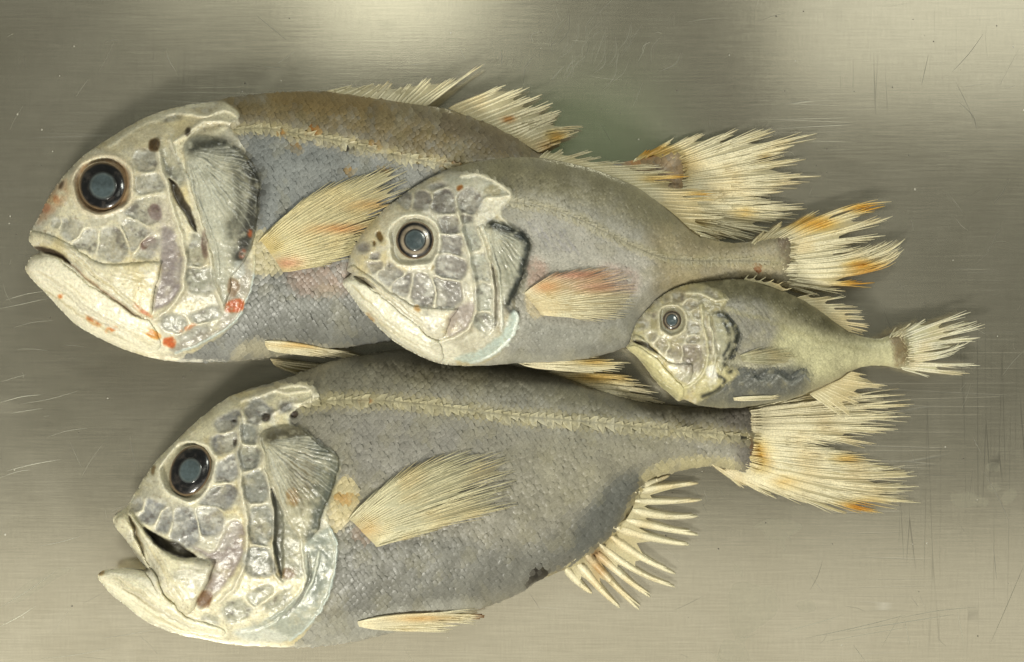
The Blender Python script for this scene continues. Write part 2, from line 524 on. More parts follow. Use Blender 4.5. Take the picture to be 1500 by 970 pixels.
# ------------------------------------------------------------------ fish machinery
class Fish:
    def __init__(self, name, label, outline, g, k, kb, zplane, base_col, seed):
        self.g, self.k, self.kb, self.seed = g, k, kb, seed
        self.out = curve(outline, True, 4)
        x0, y0 = self.out.min(0) - 32
        x1, y1 = self.out.max(0) + 32
        self.x0, self.y0 = x0, y0
        xs, ys = np.arange(x0, x1, g), np.arange(y0, y1, g)
        self.X, self.Y = np.meshgrid(xs, ys)
        # organic wobble for everything drawn on the fish
        X, Y = self.X, self.Y
        self.WX = X + 8.0 * (fbm(X, Y, 22, seed + 20, 4) - 0.5)
        self.WY = Y + 8.0 * (fbm(X, Y, 22, seed + 30, 4) - 0.5)
        ox = X + 2.2 * (fbm(X, Y, 9, seed + 40, 3) - 0.5)
        oy = Y + 2.2 * (fbm(X, Y, 9, seed + 50, 3) - 0.5)
        self.sd = seg_dist(ox, oy, self.out, True)
        # inflate: Poisson on a coarse grid
        cs = 5.0
        cxs, cys = np.arange(x0, x1 + cs, cs), np.arange(y0, y1 + cs, cs)
        GX, GY = np.meshgrid(cxs, cys)
        ins = seg_dist(GX, GY, self.out, True) > 0
        u = np.zeros(GX.shape)
        rhs = 2.0 * 2.0 * cs * cs
        # a coarse start, then Jacobi
        for it in range(2600):
            nb = np.zeros_like(u)
            nb[1:-1, 1:-1] = (u[:-2, 1:-1] + u[2:, 1:-1] + u[1:-1, :-2] + u[1:-1, 2:] + rhs) * 0.25
            u = np.where(ins, nb, 0)
        fi, fj = (X - x0) / cs, (Y - y0) / cs
        i, j = np.floor(fi).astype(int), np.floor(fj).astype(int)
        a, b = fi - i, fj - j
        uu = (u[j, i] * (1 - a) + u[j, i + 1] * a) * (1 - b) + (u[j + 1, i] * (1 - a) + u[j + 1, i + 1] * a) * b
        d = np.maximum(self.sd, 0)
        self.h = np.sqrt(np.maximum(uu, 0)) * np.sqrt(d / (d + 5.0))
        a0, ax, ay, rx, ry = zplane
        self.plane = lambda x, y: a0 + ax * (x - rx) + ay * (y - ry)
        self.zm = self.plane(X, Y)
        self.H = np.zeros(X.shape)
        n = fbm(X, Y, 60, seed, 4)[..., None]
        self.C = np.ones(X.shape + (3,)) * lin(base_col) * (0.85 + 0.3 * n)
        self.W = np.full(X.shape, 0.35)
        self.sockets = []
        root = bpy.data.objects.new(name, None)
        sc.collection.objects.link(root)
        root['label'] = label
        root['category'] = 'fish'
        root['group'] = 'preserved fish lying on the steel table'
        root.empty_display_size = 0.01
        cx, cy = self.out.mean(0)
        root.location = P(cx, cy, 0)
        self.root = root
        self.org = np.array(root.location)
        self.done = False

    # ---- drawing
    def _sl(self, pts, pad):
        lo, hi = np.min(pts, 0) - pad, np.max(pts, 0) + pad
        ny, nx = self.X.shape
        i0, i1 = int(np.clip((lo[0] - self.x0) / self.g, 0, nx - 1)), int(np.clip((hi[0] - self.x0) / self.g + 2, 1, nx))
        j0, j1 = int(np.clip((lo[1] - self.y0) / self.g, 0, ny - 1)), int(np.clip((hi[1] - self.y0) / self.g + 2, 1, ny))
        return (slice(j0, j1), slice(i0, i1))

    def poly(self, pts, f=2.5, sm=True, warp=True):
        p = curve(pts, True, 4) if sm else np.asarray(pts, float)
        sl = self._sl(p, f + 6)
        X, Y = (self.WX[sl], self.WY[sl]) if warp else (self.X[sl], self.Y[sl])
        d = seg_dist(X, Y, p, True)
        return sl, sstep(-f, f, d), d

    def line(self, pts, w=3.0, f=2.0, taper=False, sm=True):
        p = curve(pts, False, 4) if sm and len(pts) > 2 else np.asarray(pts, float)
        sl = self._sl(p, w + f + 6)
        d, t = seg_dist(self.WX[sl], self.WY[sl], p, False, True)
        ww = w * (np.sin(np.pi * np.clip(t, 0.02, 0.98)) ** 0.6) if taper else w
        return sl, 1 - sstep(ww - f, ww + f, d), d

    def ell(self, cx, cy, rx, ry, ang=0, f=2.5):
        sl = self._sl(np.array([[cx - max(rx, ry), cy - max(rx, ry)], [cx + max(rx, ry), cy + max(rx, ry)]]), f + 6)
        x, y = self.WX[sl] - cx, self.WY[sl] - cy
        c, s = math.cos(math.radians(ang)), math.sin(math.radians(ang))
        u, v = (c * x + s * y) / rx, (-s * x + c * y) / ry
        r = (np.abs(u) ** 2.4 + np.abs(v) ** 2.4) ** (1 / 2.4)
        d = (1 - r) * min(rx, ry)
        return sl, sstep(-f, f, d), d

    def paint(self, m, col, amt=1.0, mott=0.0, scale=14):
        sl, k, _ = m
        k = k * amt
        if mott:
            n = fbm(self.X[sl], self.Y[sl], scale, self.seed + 7, 4)
            k = k * np.clip(1 + mott * (n - 0.5) * 4, 0, 1.0)
        self.C[sl] = self.C[sl] * (1 - k[..., None]) + lin(col) * k[..., None]

    def lift(self, m, amt):
        self.H[m[0]] += m[1] * amt

    def wet(self, m, v, amt=1.0):
        self.W[m[0]] = self.W[m[0]] * (1 - m[1] * amt) + v * m[1] * amt

    def cell(self, c, rx, ry, ang=0, col=(150, 152, 148), depth=3.0, rim=1.4, rimcol=(226, 220, 194), amt=0.85, mott=0.35):
        rx, ry = rx * 1.08, ry * 1.08
        r_ = np.random.default_rng(int(c[0] * 13 + c[1] * 7))
        R = max(rx, ry) * 1.25
        sl = self._sl(np.array([[c[0] - R, c[1] - R], [c[0] + R, c[1] + R]]), 8)
        x, y = self.WX[sl] - c[0], self.WY[sl] - c[1]
        ca, sa = math.cos(math.radians(ang)), math.sin(math.radians(ang))
        u, v = (ca * x + sa * y) / rx, (-sa * x + ca * y) / ry
        th = np.arctan2(v, u)
        ex = r_.uniform(2.0, 3.4)
        rr = (np.abs(u) ** ex + np.abs(v) ** ex) ** (1 / ex)
        for h in (2, 3, 4, 5):
            rr = rr * (1 + r_.normal(0, 0.055) * np.cos(h * th + r_.uniform(0, 6.3)))
        d = (1 - rr) * min(rx, ry)
        soft = r_.uniform(1.6, 3.2)
        k = sstep(-soft, soft, d)
        X, Y = self.X[sl], self.Y[sl]
        tone = np.asarray(col, float) * r_.uniform(0.76, 0.98)
        self.paint((sl, k, d), tone, amt * r_.uniform(0.75, 1.0), 0.5, 16)
        # darker along one side, pale wisps of tissue across
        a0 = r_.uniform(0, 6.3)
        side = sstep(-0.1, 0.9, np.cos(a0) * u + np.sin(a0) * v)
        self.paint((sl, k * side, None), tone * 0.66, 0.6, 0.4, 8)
        n = fbm(X * 0.8, Y * 1.3, 11, self.seed + 3, 5)
        self.paint((sl, k * sstep(0.52, 0.68, n), None), (206, 204, 194), 0.5)
        n = fbm(X, Y, 6, self.seed + 13, 3)
        self.paint((sl, k * sstep(0.60, 0.75, n), None), (96, 90, 88), 0.5)
        ring = np.exp(-(d / 1.7) ** 2)
        self.H[sl] += -depth * k * (0.7 + 0.6 * side) + rim * ring + (n - 0.5) * 1.4 * k
        brk = sstep(0.3, 0.6, fbm(X, Y, 14, self.seed + 23, 3))
        self.paint((sl, ring * brk, None), rimcol, 0.7)
        self.wet((sl, k, None), 1.0)

    def cells(self, tr, items, col=(146, 148, 144), grow=1.28, depth=4.0, sep=2.6, septcol=(236, 231, 208), amt=0.9):
        """a row of sunken, membrane-covered hollows parted by thin bony walls"""
        cs = [(tr([c])[0], rx * grow, ry * grow, an) for c, rx, ry, an in items]
        P_ = np.array([c for c, *_ in cs])
        R = max(max(rx, ry) for _, rx, ry, _ in cs) * 1.3
        sl = self._sl(np.array([P_.min(0) - R, P_.max(0) + R]), 8)
        X, Y, WX, WY = self.X[sl], self.Y[sl], self.WX[sl], self.WY[sl]
        d1, d2 = np.full(X.shape, -1e3), np.full(X.shape, -1e3)
        tone, side, own = np.zeros(X.shape), np.zeros(X.shape), np.zeros(X.shape)
        for c, rx, ry, an in cs:
            r_ = np.random.default_rng(int(c[0] * 13 + c[1] * 7))
            x, y = WX - c[0], WY - c[1]
            ca, sa = math.cos(math.radians(an)), math.sin(math.radians(an))
            u, v = (ca * x + sa * y) / rx, (-sa * x + ca * y) / ry
            th = np.arctan2(v, u)
            ex = r_.uniform(2.0, 3.0)
            rr = (np.abs(u) ** ex + np.abs(v) ** ex) ** (1 / ex)
            for h in (2, 3, 4):
                rr = rr * (1 + r_.normal(0, 0.05) * np.cos(h * th + r_.uniform(0, 6.3)))
            d = (1 - rr) * min(rx, ry)
            best = d > d1
            d2 = np.where(best, d1, np.maximum(d2, d))
            a0 = r_.uniform(0, 6.3)
            tone = np.where(best, r_.uniform(0.78, 1.08), tone)
            side = np.where(best, sstep(-0.3, 0.9, np.cos(a0) * u + np.sin(a0) * v), side)
            own = np.where(best, rr, own)
            d1 = np.where(best, d, d1)
        k = sstep(-4.0, 4.0, d1)
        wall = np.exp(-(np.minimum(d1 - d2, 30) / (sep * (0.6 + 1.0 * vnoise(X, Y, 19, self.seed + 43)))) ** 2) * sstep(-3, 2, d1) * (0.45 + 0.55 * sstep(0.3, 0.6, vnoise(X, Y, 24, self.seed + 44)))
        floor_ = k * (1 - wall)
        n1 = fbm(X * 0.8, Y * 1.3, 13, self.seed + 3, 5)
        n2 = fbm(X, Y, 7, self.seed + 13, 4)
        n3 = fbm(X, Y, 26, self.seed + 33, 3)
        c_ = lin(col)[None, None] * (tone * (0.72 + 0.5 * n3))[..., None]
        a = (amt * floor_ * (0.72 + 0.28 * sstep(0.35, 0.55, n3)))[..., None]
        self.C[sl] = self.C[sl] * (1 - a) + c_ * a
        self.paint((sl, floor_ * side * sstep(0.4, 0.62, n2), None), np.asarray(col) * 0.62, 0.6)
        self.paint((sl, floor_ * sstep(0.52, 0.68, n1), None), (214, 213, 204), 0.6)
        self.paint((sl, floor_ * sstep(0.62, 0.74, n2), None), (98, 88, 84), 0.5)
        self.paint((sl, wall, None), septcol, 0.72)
        rim = np.exp(-(d1 / 2.6) ** 2)
        self.paint((sl, rim * sstep(0.4, 0.65, n3), None), septcol, 0.3)
        self.H[sl] += -depth * floor_ * (0.55 + 0.45 * np.clip(1 - own, 0, 1)) + 1.6 * wall + 0.8 * rim + (n2 - 0.5) * 2.2 * floor_
        self.wet((sl, floor_, None), 1.0)

    def head_tissue(self, pts):
        """blotches, veins and wet unevenness over the bare skin of the head"""
        sl, k, d = self.poly(pts, 3)
        X, Y = self.X[sl], self.Y[sl]
        n = fbm(X, Y, 46, self.seed + 70, 5)
        self.paint((sl, k * sstep(0.50, 0.70, n), None), (206, 188, 132), 0.62)
        n = fbm(X + 300, Y, 38, self.seed + 71, 5)
        self.paint((sl, k * sstep(0.50, 0.68, n), None), (176, 174, 162), 0.62)
        n = fbm(X, Y + 500, 15, self.seed + 72, 4)
        self.paint((sl, k * sstep(0.58, 0.74, n), None), (240, 237, 222), 0.55)
        n = fbm(X, Y, 11, self.seed + 73, 4)
        vein = np.exp(-((n - 0.5) / 0.018) ** 2)
        self.paint((sl, k * vein * sstep(0.45, 0.6, fbm(X, Y, 40, self.seed + 74, 2)), None), (150, 128, 98), 0.40)
        n = vnoise(X, Y, 4.0, self.seed + 75)
        self.paint((sl, k * sstep(0.90, 0.97, n), None), (126, 102, 70), 0.55)
        self.H[sl] += k * ((fbm(X, Y, 20, self.seed + 76, 4) - 0.5) * 3.0 + (fbm(X, Y, 4.5, self.seed + 77, 2) - 0.5) * 0.6)

    def striae(self, pts, n, w=1.0, spread=10, cols=((200, 188, 146), (242, 238, 220), (184, 176, 150)), amt=0.5, h=0.8):
        """fine lines running along a bone, pts is its axis"""
        r = random.Random(self.seed * 5 + n)
        p = curve(pts, False, 6)
        t = np.gradient(p, axis=0)
        t /= np.hypot(t[:, 0], t[:, 1])[:, None] + 1e-9
        nv = np.stack([-t[:, 1], t[:, 0]], -1)
        for i in range(n):
            o = r.uniform(-1, 1) * spread
            a, b = sorted((r.uniform(0, 1), r.uniform(0, 1)))
            if b - a < 0.2:
                b = min(1, a + 0.3)
            i0, i1 = int(a * (len(p) - 1)), max(int(b * (len(p) - 1)), int(a * (len(p) - 1)) + 2)
            q = (p + nv * o * (0.7 + 0.3 * math.sin(i)))[i0:i1 + 1:2]
            if len(q) < 2:
                continue
            m = self.line(q, w * r.uniform(0.6, 1.6), 1.0, True, False)
            self.paint(m, r.choice(cols), amt * r.uniform(0.4, 1))
            self.lift(m, h * r.choice((-1, 1)))

    def ridge(self, pts, w=3.0, h=3.0, col=(228, 222, 198), amt=0.85, taper=False):
        m = self.line(pts, w, w * 0.7, taper)
        self.lift((m[0], np.exp(-(m[2] / w) ** 2), None), h * 1.5)
        self.paint(m, col, amt)
        self.wet(m, 0.7)

    def slit(self, pts, w, depth, col=(42, 38, 32), amt=0.95):
        m = self.line(pts, w, 1.6, True)
        self.paint(m, col, amt)
        self.lift(m, -depth)

    def spot(self, c, rx, ry, col, amt=0.9, ang=0, f=2.0, mott=0.6):
        sl, k, _ = self.ell(c[0], c[1], rx, ry, ang, f)
        n = fbm(self.X[sl], self.Y[sl], 7, self.seed + 7, 4)
        k = (k * amt * np.clip(1 + mott * (n - 0.5) * 4, 0, 1.0))[..., None]
        self.C[sl] = np.maximum(self.C[sl], 0.004) ** (1 - k) * np.maximum(lin(col), 0.012) ** k

    # ---- surfaces
    def finish(self, over=()):
        X, Y = self.X, self.Y
        d = np.maximum(self.sd, 0)
        tone = 0.72 + 0.56 * fbm(X, Y, 22, self.seed + 80, 5)
        self.C *= (1 + (tone - 1) * (0.35 + 0.65 * (self.W < 0.6)))[..., None]
        k = (sstep(0.55, 0.72, fbm(X, Y, 30, self.seed + 85, 5)) * 0.22 * (self.W < 0.6))[..., None]
        self.C = self.C * (1 - k) + lin((150, 144, 112)) * k
        self.H += (fbm(X, Y, 26, self.seed + 60, 4) - 0.5) * 5.0 * sstep(4, 40, d)
        self.H += (fbm(X, Y, 5, self.seed + 61, 2) - 0.5) * 0.5
        for (c, rx, ry, ang, dep) in self.sockets:
            sl, k, _ = self.ell(c[0], c[1], rx, ry, ang, 3)
            self.H[sl] = self.H[sl] * (1 - k) - dep * k
        self.top = self.zm + self.k * self.h + self.H * sstep(0, 9, d)
        self.bot = np.maximum(self.zm - self.kb * self.h, 1.0)
        self.top = np.maximum(self.top, self.bot + 0.2 * d)
        for f in over:
            zb, ins = f.sample(f.bot, X, Y), f.sample(f.sd, X, Y, -50)
            lim = zb - 1.5
            out_lim = np.where(ins > -29, f.plane(X, Y) - 5 + 1.6 * np.maximum(-ins, 0), 1e6)
            L_ = np.maximum(np.where(ins > 0, np.minimum(lim, out_lim), out_lim), 2.0)
            hh = np.clip(0.5 + 0.5 * (L_ - self.top) / 14.0, 0, 1)          # a soft dent, not a crease
            soft = L_ * (1 - hh) + self.top * hh - 14.0 * hh * (1 - hh) * 0.5
            self.top = np.where(ins > -29, np.minimum(soft, L_), self.top)
            self.bot = np.minimum(self.bot, self.top - 0.2 * d)
        self.bot = np.maximum(self.bot, 0.4)
        self.top = np.maximum(self.top, self.bot)
        self.done = True

    def sample(self, A, px, py, outside=None):
        fx, fy = (np.asarray(px, float) - self.x0) / self.g, (np.asarray(py, float) - self.y0) / self.g
        ny, nx = self.X.shape
        ok = (fx >= 0) & (fy >= 0) & (fx < nx - 1) & (fy < ny - 1)
        fx, fy = np.clip(fx, 0, nx - 1.001), np.clip(fy, 0, ny - 1.001)
        i, j = fx.astype(int), fy.astype(int)
        a, b = fx - i, fy - j
        if A.ndim == 3:
            a, b = a[..., None], b[..., None]
        r = (A[j, i] * (1 - a) + A[j, i + 1] * a) * (1 - b) + (A[j + 1, i] * (1 - a) + A[j + 1, i + 1] * a) * b
        if outside is not None:
            r = np.where(ok, r, outside)
        return r

    def _region(self, sd, sl):
        """grid patch whose border is snapped onto sd = 0"""
        g = self.g
        X, Y = self.X[sl].copy(), self.Y[sl].copy()
        gy, gx = np.gradient(sd, g)
        gl = np.sqrt(gx * gx + gy * gy) + 1e-6
        near = np.abs(sd) < 0.62 * g
        X = np.where(near, X - sd * gx / gl / np.maximum(gl, 0.5), X)
        Y = np.where(near, Y - sd * gy / gl / np.maximum(gl, 0.5), Y)
        use = (sd > 0) | near
        a, b, c, e = use[:-1, :-1], use[:-1, 1:], use[1:, 1:], use[1:, :-1]
        idx = np.arange(sd.size).reshape(sd.shape)
        A, B, C_, E = idx[:-1, :-1], idx[:-1, 1:], idx[1:, 1:], idx[1:, :-1]
        q = a & b & c & e
        quads = np.stack([A[q], E[q], C_[q], B[q]], -1)
        tris = []
        for (u, v, w, no, U, V, W_) in ((a, e, c, b, A, E, C_), (a, e, b, c, A, E, B), (a, c, b, e, A, C_, B), (b, e, c, a, B, E, C_)):
            s = u & v & w & ~no
            tris.append(np.stack([U[s], V[s], W_[s]], -1))
        tris = np.concatenate(tris)
        usedv = np.zeros(sd.size, bool)
        usedv[quads.ravel()] = True
        usedv[tris.ravel()] = True
        remap = np.cumsum(usedv) - 1
        return X, Y, usedv, remap[quads], remap[tris], near

    def build_body(self):
        full = (slice(None), slice(None))
        X, Y, used, q, t, near = self._region(self.sd, full)
        edge = (near | (self.sd < 0.3)).ravel()[used]
        px, py = X.ravel()[used], Y.ravel()[used]
        top, bot = self.top.ravel()[used], self.bot.ravel()[used]
        mid = np.where(edge, np.minimum(self.zm.ravel()[used], top), 0)
        top = np.where(edge, np.maximum(mid, 1.0), top)
        bot = np.where(edge, top - 0.6, bot)
        n = len(px)
        V = np.concatenate([P(px, py, top), P(px, py, bot)])
        col = np.concatenate([self.C.reshape(-1, 3)[used], self.W.ravel()[used][:, None]], 1)
        col = np.concatenate([col, col])
        Q = np.concatenate([q, (q + n)[:, ::-1]])
        T = np.concatenate([t, (t + n)[:, ::-1]])
        # side walls along border edges
        e = np.concatenate([q[:, [0, 1]], q[:, [1, 2]], q[:, [2, 3]], q[:, [3, 0]], t[:, [0, 1]], t[:, [1, 2]], t[:, [2, 0]]])
        key = np.sort(e, 1)
        kk = key[:, 0].astype(np.int64) * (n + 1) + key[:, 1]
        u, inv, cnt = np.unique(kk, return_inverse=True, return_counts=True)
        be = e[cnt[inv] == 1]
        Q = np.concatenate([Q, np.stack([be[:, 1], be[:, 0], be[:, 0] + n, be[:, 1] + n], -1)])
        self.body = mesh_obj('body', V, (Q, T), M['skin'], self.root, col, origin=self.org)
        return self.body

    def plate(self, name, pts, thick=4.0, edge=5.0, bulge=0.0, mat='skin', parent=None, warp=True, dark=None):
        """a bone plate lying on the head, with its own edge"""
        p = curve(pts, True, 4)
        sl = self._sl(p, 8)
        X, Y = (self.WX[sl], self.WY[sl]) if warp else (self.X[sl], self.Y[sl])
        sd = np.minimum(seg_dist(X, Y, p, True), self.sd[sl] - 1.5)
        X, Y, used, q, t, near = self._region(sd, sl)
        d = np.maximum(sd, 0).ravel()[used]
        px, py = X.ravel()[used], Y.ravel()[used]
        base = self.sample(self.top, px, py)
        up = base + 0.4 + thick * np.sqrt(np.clip(d / edge, 0, 1) * (2 - np.clip(d / edge, 0, 1))) + bulge * sstep(0, 30, d)
        n = len(px)
        V = np.concatenate([P(px, py, up), P(px, py, base - 2.5)])
        c = np.concatenate([self.C[sl].reshape(-1, 3)[used], self.W[sl].ravel()[used][:, None]], 1)
        e = np.concatenate([q[:, [0, 1]], q[:, [1, 2]], q[:, [2, 3]], q[:, [3, 0]], t[:, [0, 1]], t[:, [1, 2]], t[:, [2, 0]]])
        key = np.sort(e, 1)
        kk = key[:, 0].astype(np.int64) * (n + 1) + key[:, 1]
        u, inv, cnt = np.unique(kk, return_inverse=True, return_counts=True)
        be = e[cnt[inv] == 1]
        Q = np.concatenate([q, np.stack([be[:, 1], be[:, 0], be[:, 0] + n, be[:, 1] + n], -1)])
        return mesh_obj(name, V, (Q, t), M[mat], parent or self.root, np.concatenate([c, c]), origin=self.org)

    def scales(self, region, a, b, ang=0.0, lift=1.0, rim=1.15, var=0.035, minsd=3.5):
        """overlapping scales over the trunk; region(px,py)->bool"""
        lo, hi = self.out.min(0), self.out.max(0)
        diag = 1.3 * np.hypot(*(hi - lo))
        nx, ny = int(diag / a), int(diag / b)
        I, J = np.meshgrid(np.arange(-nx // 2, nx // 2), np.arange(-ny // 2, ny // 2))
        u = (I + 0.5 * (J % 2)) * a
        v = J * b
        r = np.random.default_rng(self.seed)
        u = u + r.normal(0, 0.075 * a, u.shape)
        v = v + r.normal(0, 0.075 * b, v.shape)
        c, s = math.cos(ang), math.sin(ang)
        cx, cy = (lo + hi) / 2
        px, py = (cx + c * u - s * v).ravel(), (cy + s * u + c * v).ravel()
        # rows bend gently with the body
        py = py + 26 * (fbm(px, py, 150, self.seed + 5, 3) - 0.5)
        px = px + 26 * (fbm(px, py, 150, self.seed + 6, 3) - 0.5)
        ok = (self.sample(self.sd, px, py, -9) > minsd) & region(px, py)
        px, py = px[ok], py[ok]
        n = len(px)
        A = ang + r.normal(0, 0.05, n)
        ou = np.array([(-0.55, 0.0), (-0.35, -0.42), (0.10, -0.60), (0.46, -0.40), (0.66, 0.0), (0.46, 0.40), (0.10, 0.60), (-0.35, 0.42)])
        shp = np.concatenate([ou, ou * 0.80 + np.array([[-0.02, 0]]), [(0.0, 0.0)]])
        nv = len(shp)
        sz = 1 + r.normal(0, 0.05, n)
        ca, sa = np.cos(A)[:, None], np.sin(A)[:, None]
        lu, lv = shp[:, 0] * a * 1.05, shp[:, 1] * b * 2 * 0.98
        lu, lv = lu[None] * sz[:, None], lv[None] * sz[:, None]
        vx, vy = px[:, None] + ca * lu - sa * lv, py[:, None] + sa * lu + ca * lv
        tilt = lift * np.clip(1 + r.normal(0, 0.3, n), 0.2, 2)[:, None]
        zz = self.sample(self.top, vx, vy) + tilt * (0.15 + 0.85 * (shp[:, 0][None] + 0.55)) - 0.15
        zz[:, 8:] += 0.16 * tilt
        zz[:, [0, 1, 7]] -= 0.5
        col = self.sample(self.C, px, py)
        col = np.repeat(col[:, None, :], nv, 1) * (1 + r.normal(0, var, n))[:, None, None]
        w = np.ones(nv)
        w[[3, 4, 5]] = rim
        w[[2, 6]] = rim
        w[[0, 1, 7]] = 0.62  # shade in the gaps between scales, painted into the colour
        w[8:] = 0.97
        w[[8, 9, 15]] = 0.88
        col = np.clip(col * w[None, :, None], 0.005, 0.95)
        wet = np.repeat(self.sample(self.W, px, py)[:, None], nv, 1) + r.normal(0, 0.15, n)[:, None]
        col = np.concatenate([col, np.clip(wet, 0, 1)[..., None]], -1)
        V = P(vx, vy, zz).reshape(-1, 3)
        base = (np.arange(n) * nv)[:, None, None]
        f = np.array([[8 + k, 8 + (k + 1) % 8, 16] for k in range(8)] + [[k, (k + 1) % 8, 8 + k] for k in range(8)] + [[8 + k, (k + 1) % 8, 8 + (k + 1) % 8] for k in range(8)])[None]
        T = (base + f[:, :, ::-1]).reshape(-1, 3)
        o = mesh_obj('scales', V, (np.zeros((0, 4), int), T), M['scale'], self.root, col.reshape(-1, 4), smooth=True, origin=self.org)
        o['kind'] = 'stuff'
        return o

    def scutes(self, pts, pitch, w, lift=3.2, col=(214, 206, 170)):
        """the lateral line: a row of larger keeled scales"""
        p = curve(pts, False, 8)
        seg = np.hypot(*np.diff(p, axis=0).T)
        L = np.concatenate([[0], np.cumsum(seg)])
        r = random.Random(self.seed)
        k = 0
        s = 0.0
        while s < L[-1] - pitch:
            x, y = np.interp(s, L, p[:, 0]), np.interp(s, L, p[:, 1])
            x2, y2 = np.interp(s + pitch, L, p[:, 0]), np.interp(s + pitch, L, p[:, 1])
            tx, ty = (x2 - x), (y2 - y)
            l = math.hypot(tx, ty)
            tx, ty = tx / l, ty / l
            up, dn = w * r.uniform(0.55, 1.2), w * r.uniform(0.7, 1.7)
            loc = [(-0.25, 0), (0.05, -0.4), (0.5, -0.75), (1.0 + r.uniform(-.2, .3), -1.0), (0.95, -0.30), (1.15, 0), (0.95, 0.30), (1.0 + r.uniform(-.3, .3), 1.05), (0.45, 0.75), (0.0, 0.4), (0.5, 0.0)]
            vs_, cols = [], []
            tint = r.uniform(0.4, 0.95)
            for q, (lu, lv) in enumerate(loc):
                lu, lv = lu * pitch * r.uniform(0.92, 1.08), lv * (up if lv < 0 else dn) * r.uniform(0.85, 1.2)
                vx, vy = x + tx * lu - ty * lv, y + ty * lu + tx * lv
                z = float(self.sample(self.top, vx, vy)) + lift * (0.35 + 0.4 * max(lu, 0) / pitch) - (lift * 0.25 if q in (10, 5, 0) else 0)
                vs_.append((vx, vy, z))
                body = self.sample(self.C, vx, vy)
                cc = lin(col) * r.uniform(0.85, 1.12)
                t = tint * (0.7 if q in (3, 7) else 1.0)
                if q in (10, 0, 5):
                    cc = lin(col) * 0.36 * r.uniform(0.7, 1.4)
                    t = 0.9
                cols.append(np.append(body * (1 - t) + cc * t, 0.55))
            s += pitch * r.uniform(0.85, 1.12)
            if r.random() < 0.1:
                continue
            a = np.array(vs_)
            F = [((i + 1) % 10, i, 10) for i in range(10)]
            mesh_obj('lateral_line_scale', P(a[:, 0], a[:, 1], a[:, 2]), F, M['scale'], self.root, np.array(cols), origin=self.org)

    def eye(self, c, rx, ry, ang, lens, iris=None, height=10, sink=2.0, lens_off=(0, 0), gold=None):
        z0 = float(self.sample(self.top, c[0], c[1])) - sink
        zb_ = self.zm + self.k * self.h
        q = max(rx, ry)
        sx_ = float(self.sample(zb_, c[0] + q, c[1]) - self.sample(zb_, c[0] - q, c[1])) / (2 * q) * 0.8
        sy_ = float(self.sample(zb_, c[0], c[1] + q) - self.sample(zb_, c[0], c[1] - q)) / (2 * q) * 0.8

        def dome(name, cx, cy, ax, ay, zb, hh, colf, parent, nr=26, na=84, pw=0.5):
            t = np.linspace(0, 2 * np.pi, na, endpoint=False)
            rr = np.sqrt(np.linspace(0, 1, nr + 1))[:, None] * np.ones((1, na))
            wob = 1 + 0.012 * (fbm(50 + 9 * np.cos(t), 50 + 9 * np.sin(t), 6, self.seed + 91, 3) - 0.5) * 2
            u, v = rr * ax * np.cos(t) * wob, rr * ay * np.sin(t) * wob
            ca, sa = math.cos(math.radians(ang)), math.sin(math.radians(ang))
            qx, qy = cx + ca * u - sa * v, cy + sa * u + ca * v
            z = zb + hh * np.maximum(0, 1 - rr * rr) ** pw + sx_ * (qx - c[0]) + sy_ * (qy - c[1])
            z = z + 0.5 * (fbm(qx, qy, 9, self.seed + 92, 3) - 0.5)
            col = colf(np.hypot(qx - lx, (qy - ly) * ax / ay), rr, qx, qy).reshape(-1, 3)
            F = []
            for i in range(nr):
                for k in range(na):
                    a, b = i * na + k, i * na + (k + 1) % na
                    F.append((b, a, a + na, b + na))
            return mesh_obj(name, P(qx.ravel(), qy.ravel(), z.ravel()), F, M['eye'], parent, np.column_stack([col, np.full(len(col), 1.0)]), origin=self.org)
        lx, ly = c[0] + lens_off[0], c[1] + lens_off[1]
        mixc = lambda a, b, k: a * (1 - k[..., None]) + b * k[..., None]

        def ball(d, rr, x, y):
            n = fbm(x, y, 9, self.seed + 95, 4)
            o = np.ones(d.shape + (1,)) * lin((28, 28, 30)) * (0.6 + 0.9 * n[..., None])
            if iris:
                o = mixc(o, lin((150, 138, 120)) * (0.6 + 0.9 * n[..., None]), sstep(iris[0] + 1.5, iris[0] - 1.5, d) if False else 1 - sstep(iris[0] - 2.5, iris[0] + 1.5, d))
                o = mixc(o, np.ones_like(o) * lin((46, 46, 46)), 1 - sstep(lens[0] - 1, lens[0] + 1.5, d))
            o = mixc(o, lin((96, 88, 82)) * (0.4 + n[..., None]), sstep(0.55, 0.72, n) * 0.22)
            rimk = sstep(0.86 + 0.1 * (n - 0.5), 1.0, rr)
            return mixc(o, np.ones_like(o) * lin((126, 104, 78)), rimk)

        def lensc(d, rr, x, y):
            n = fbm(x, y, 12, self.seed + 97, 4)
            o = np.ones(d.shape + (1,)) * lin((80, 92, 96)) * (0.65 + 0.7 * n[..., None])
            o = mixc(o, np.ones_like(o) * lin((116, 124, 122)), sstep(0.70, 0.86, rr) * (1 - sstep(0.9, 1.0, rr)) * 0.55)
            return mixc(o, np.ones_like(o) * lin((40, 42, 44)), sstep(0.74, 1.0, rr))
        e = dome('eye', c[0], c[1], rx, ry, z0, height, ball, self.root)
        dome('lens', lx, ly, lens[0], lens[1], z0 + height * (1 - (lens[0] / rx) ** 2) ** 0.5 - 0.3, height * (1 - (1 - (lens[0] / rx) ** 2) ** 0.5) + 1.3, lensc, e)
        return e

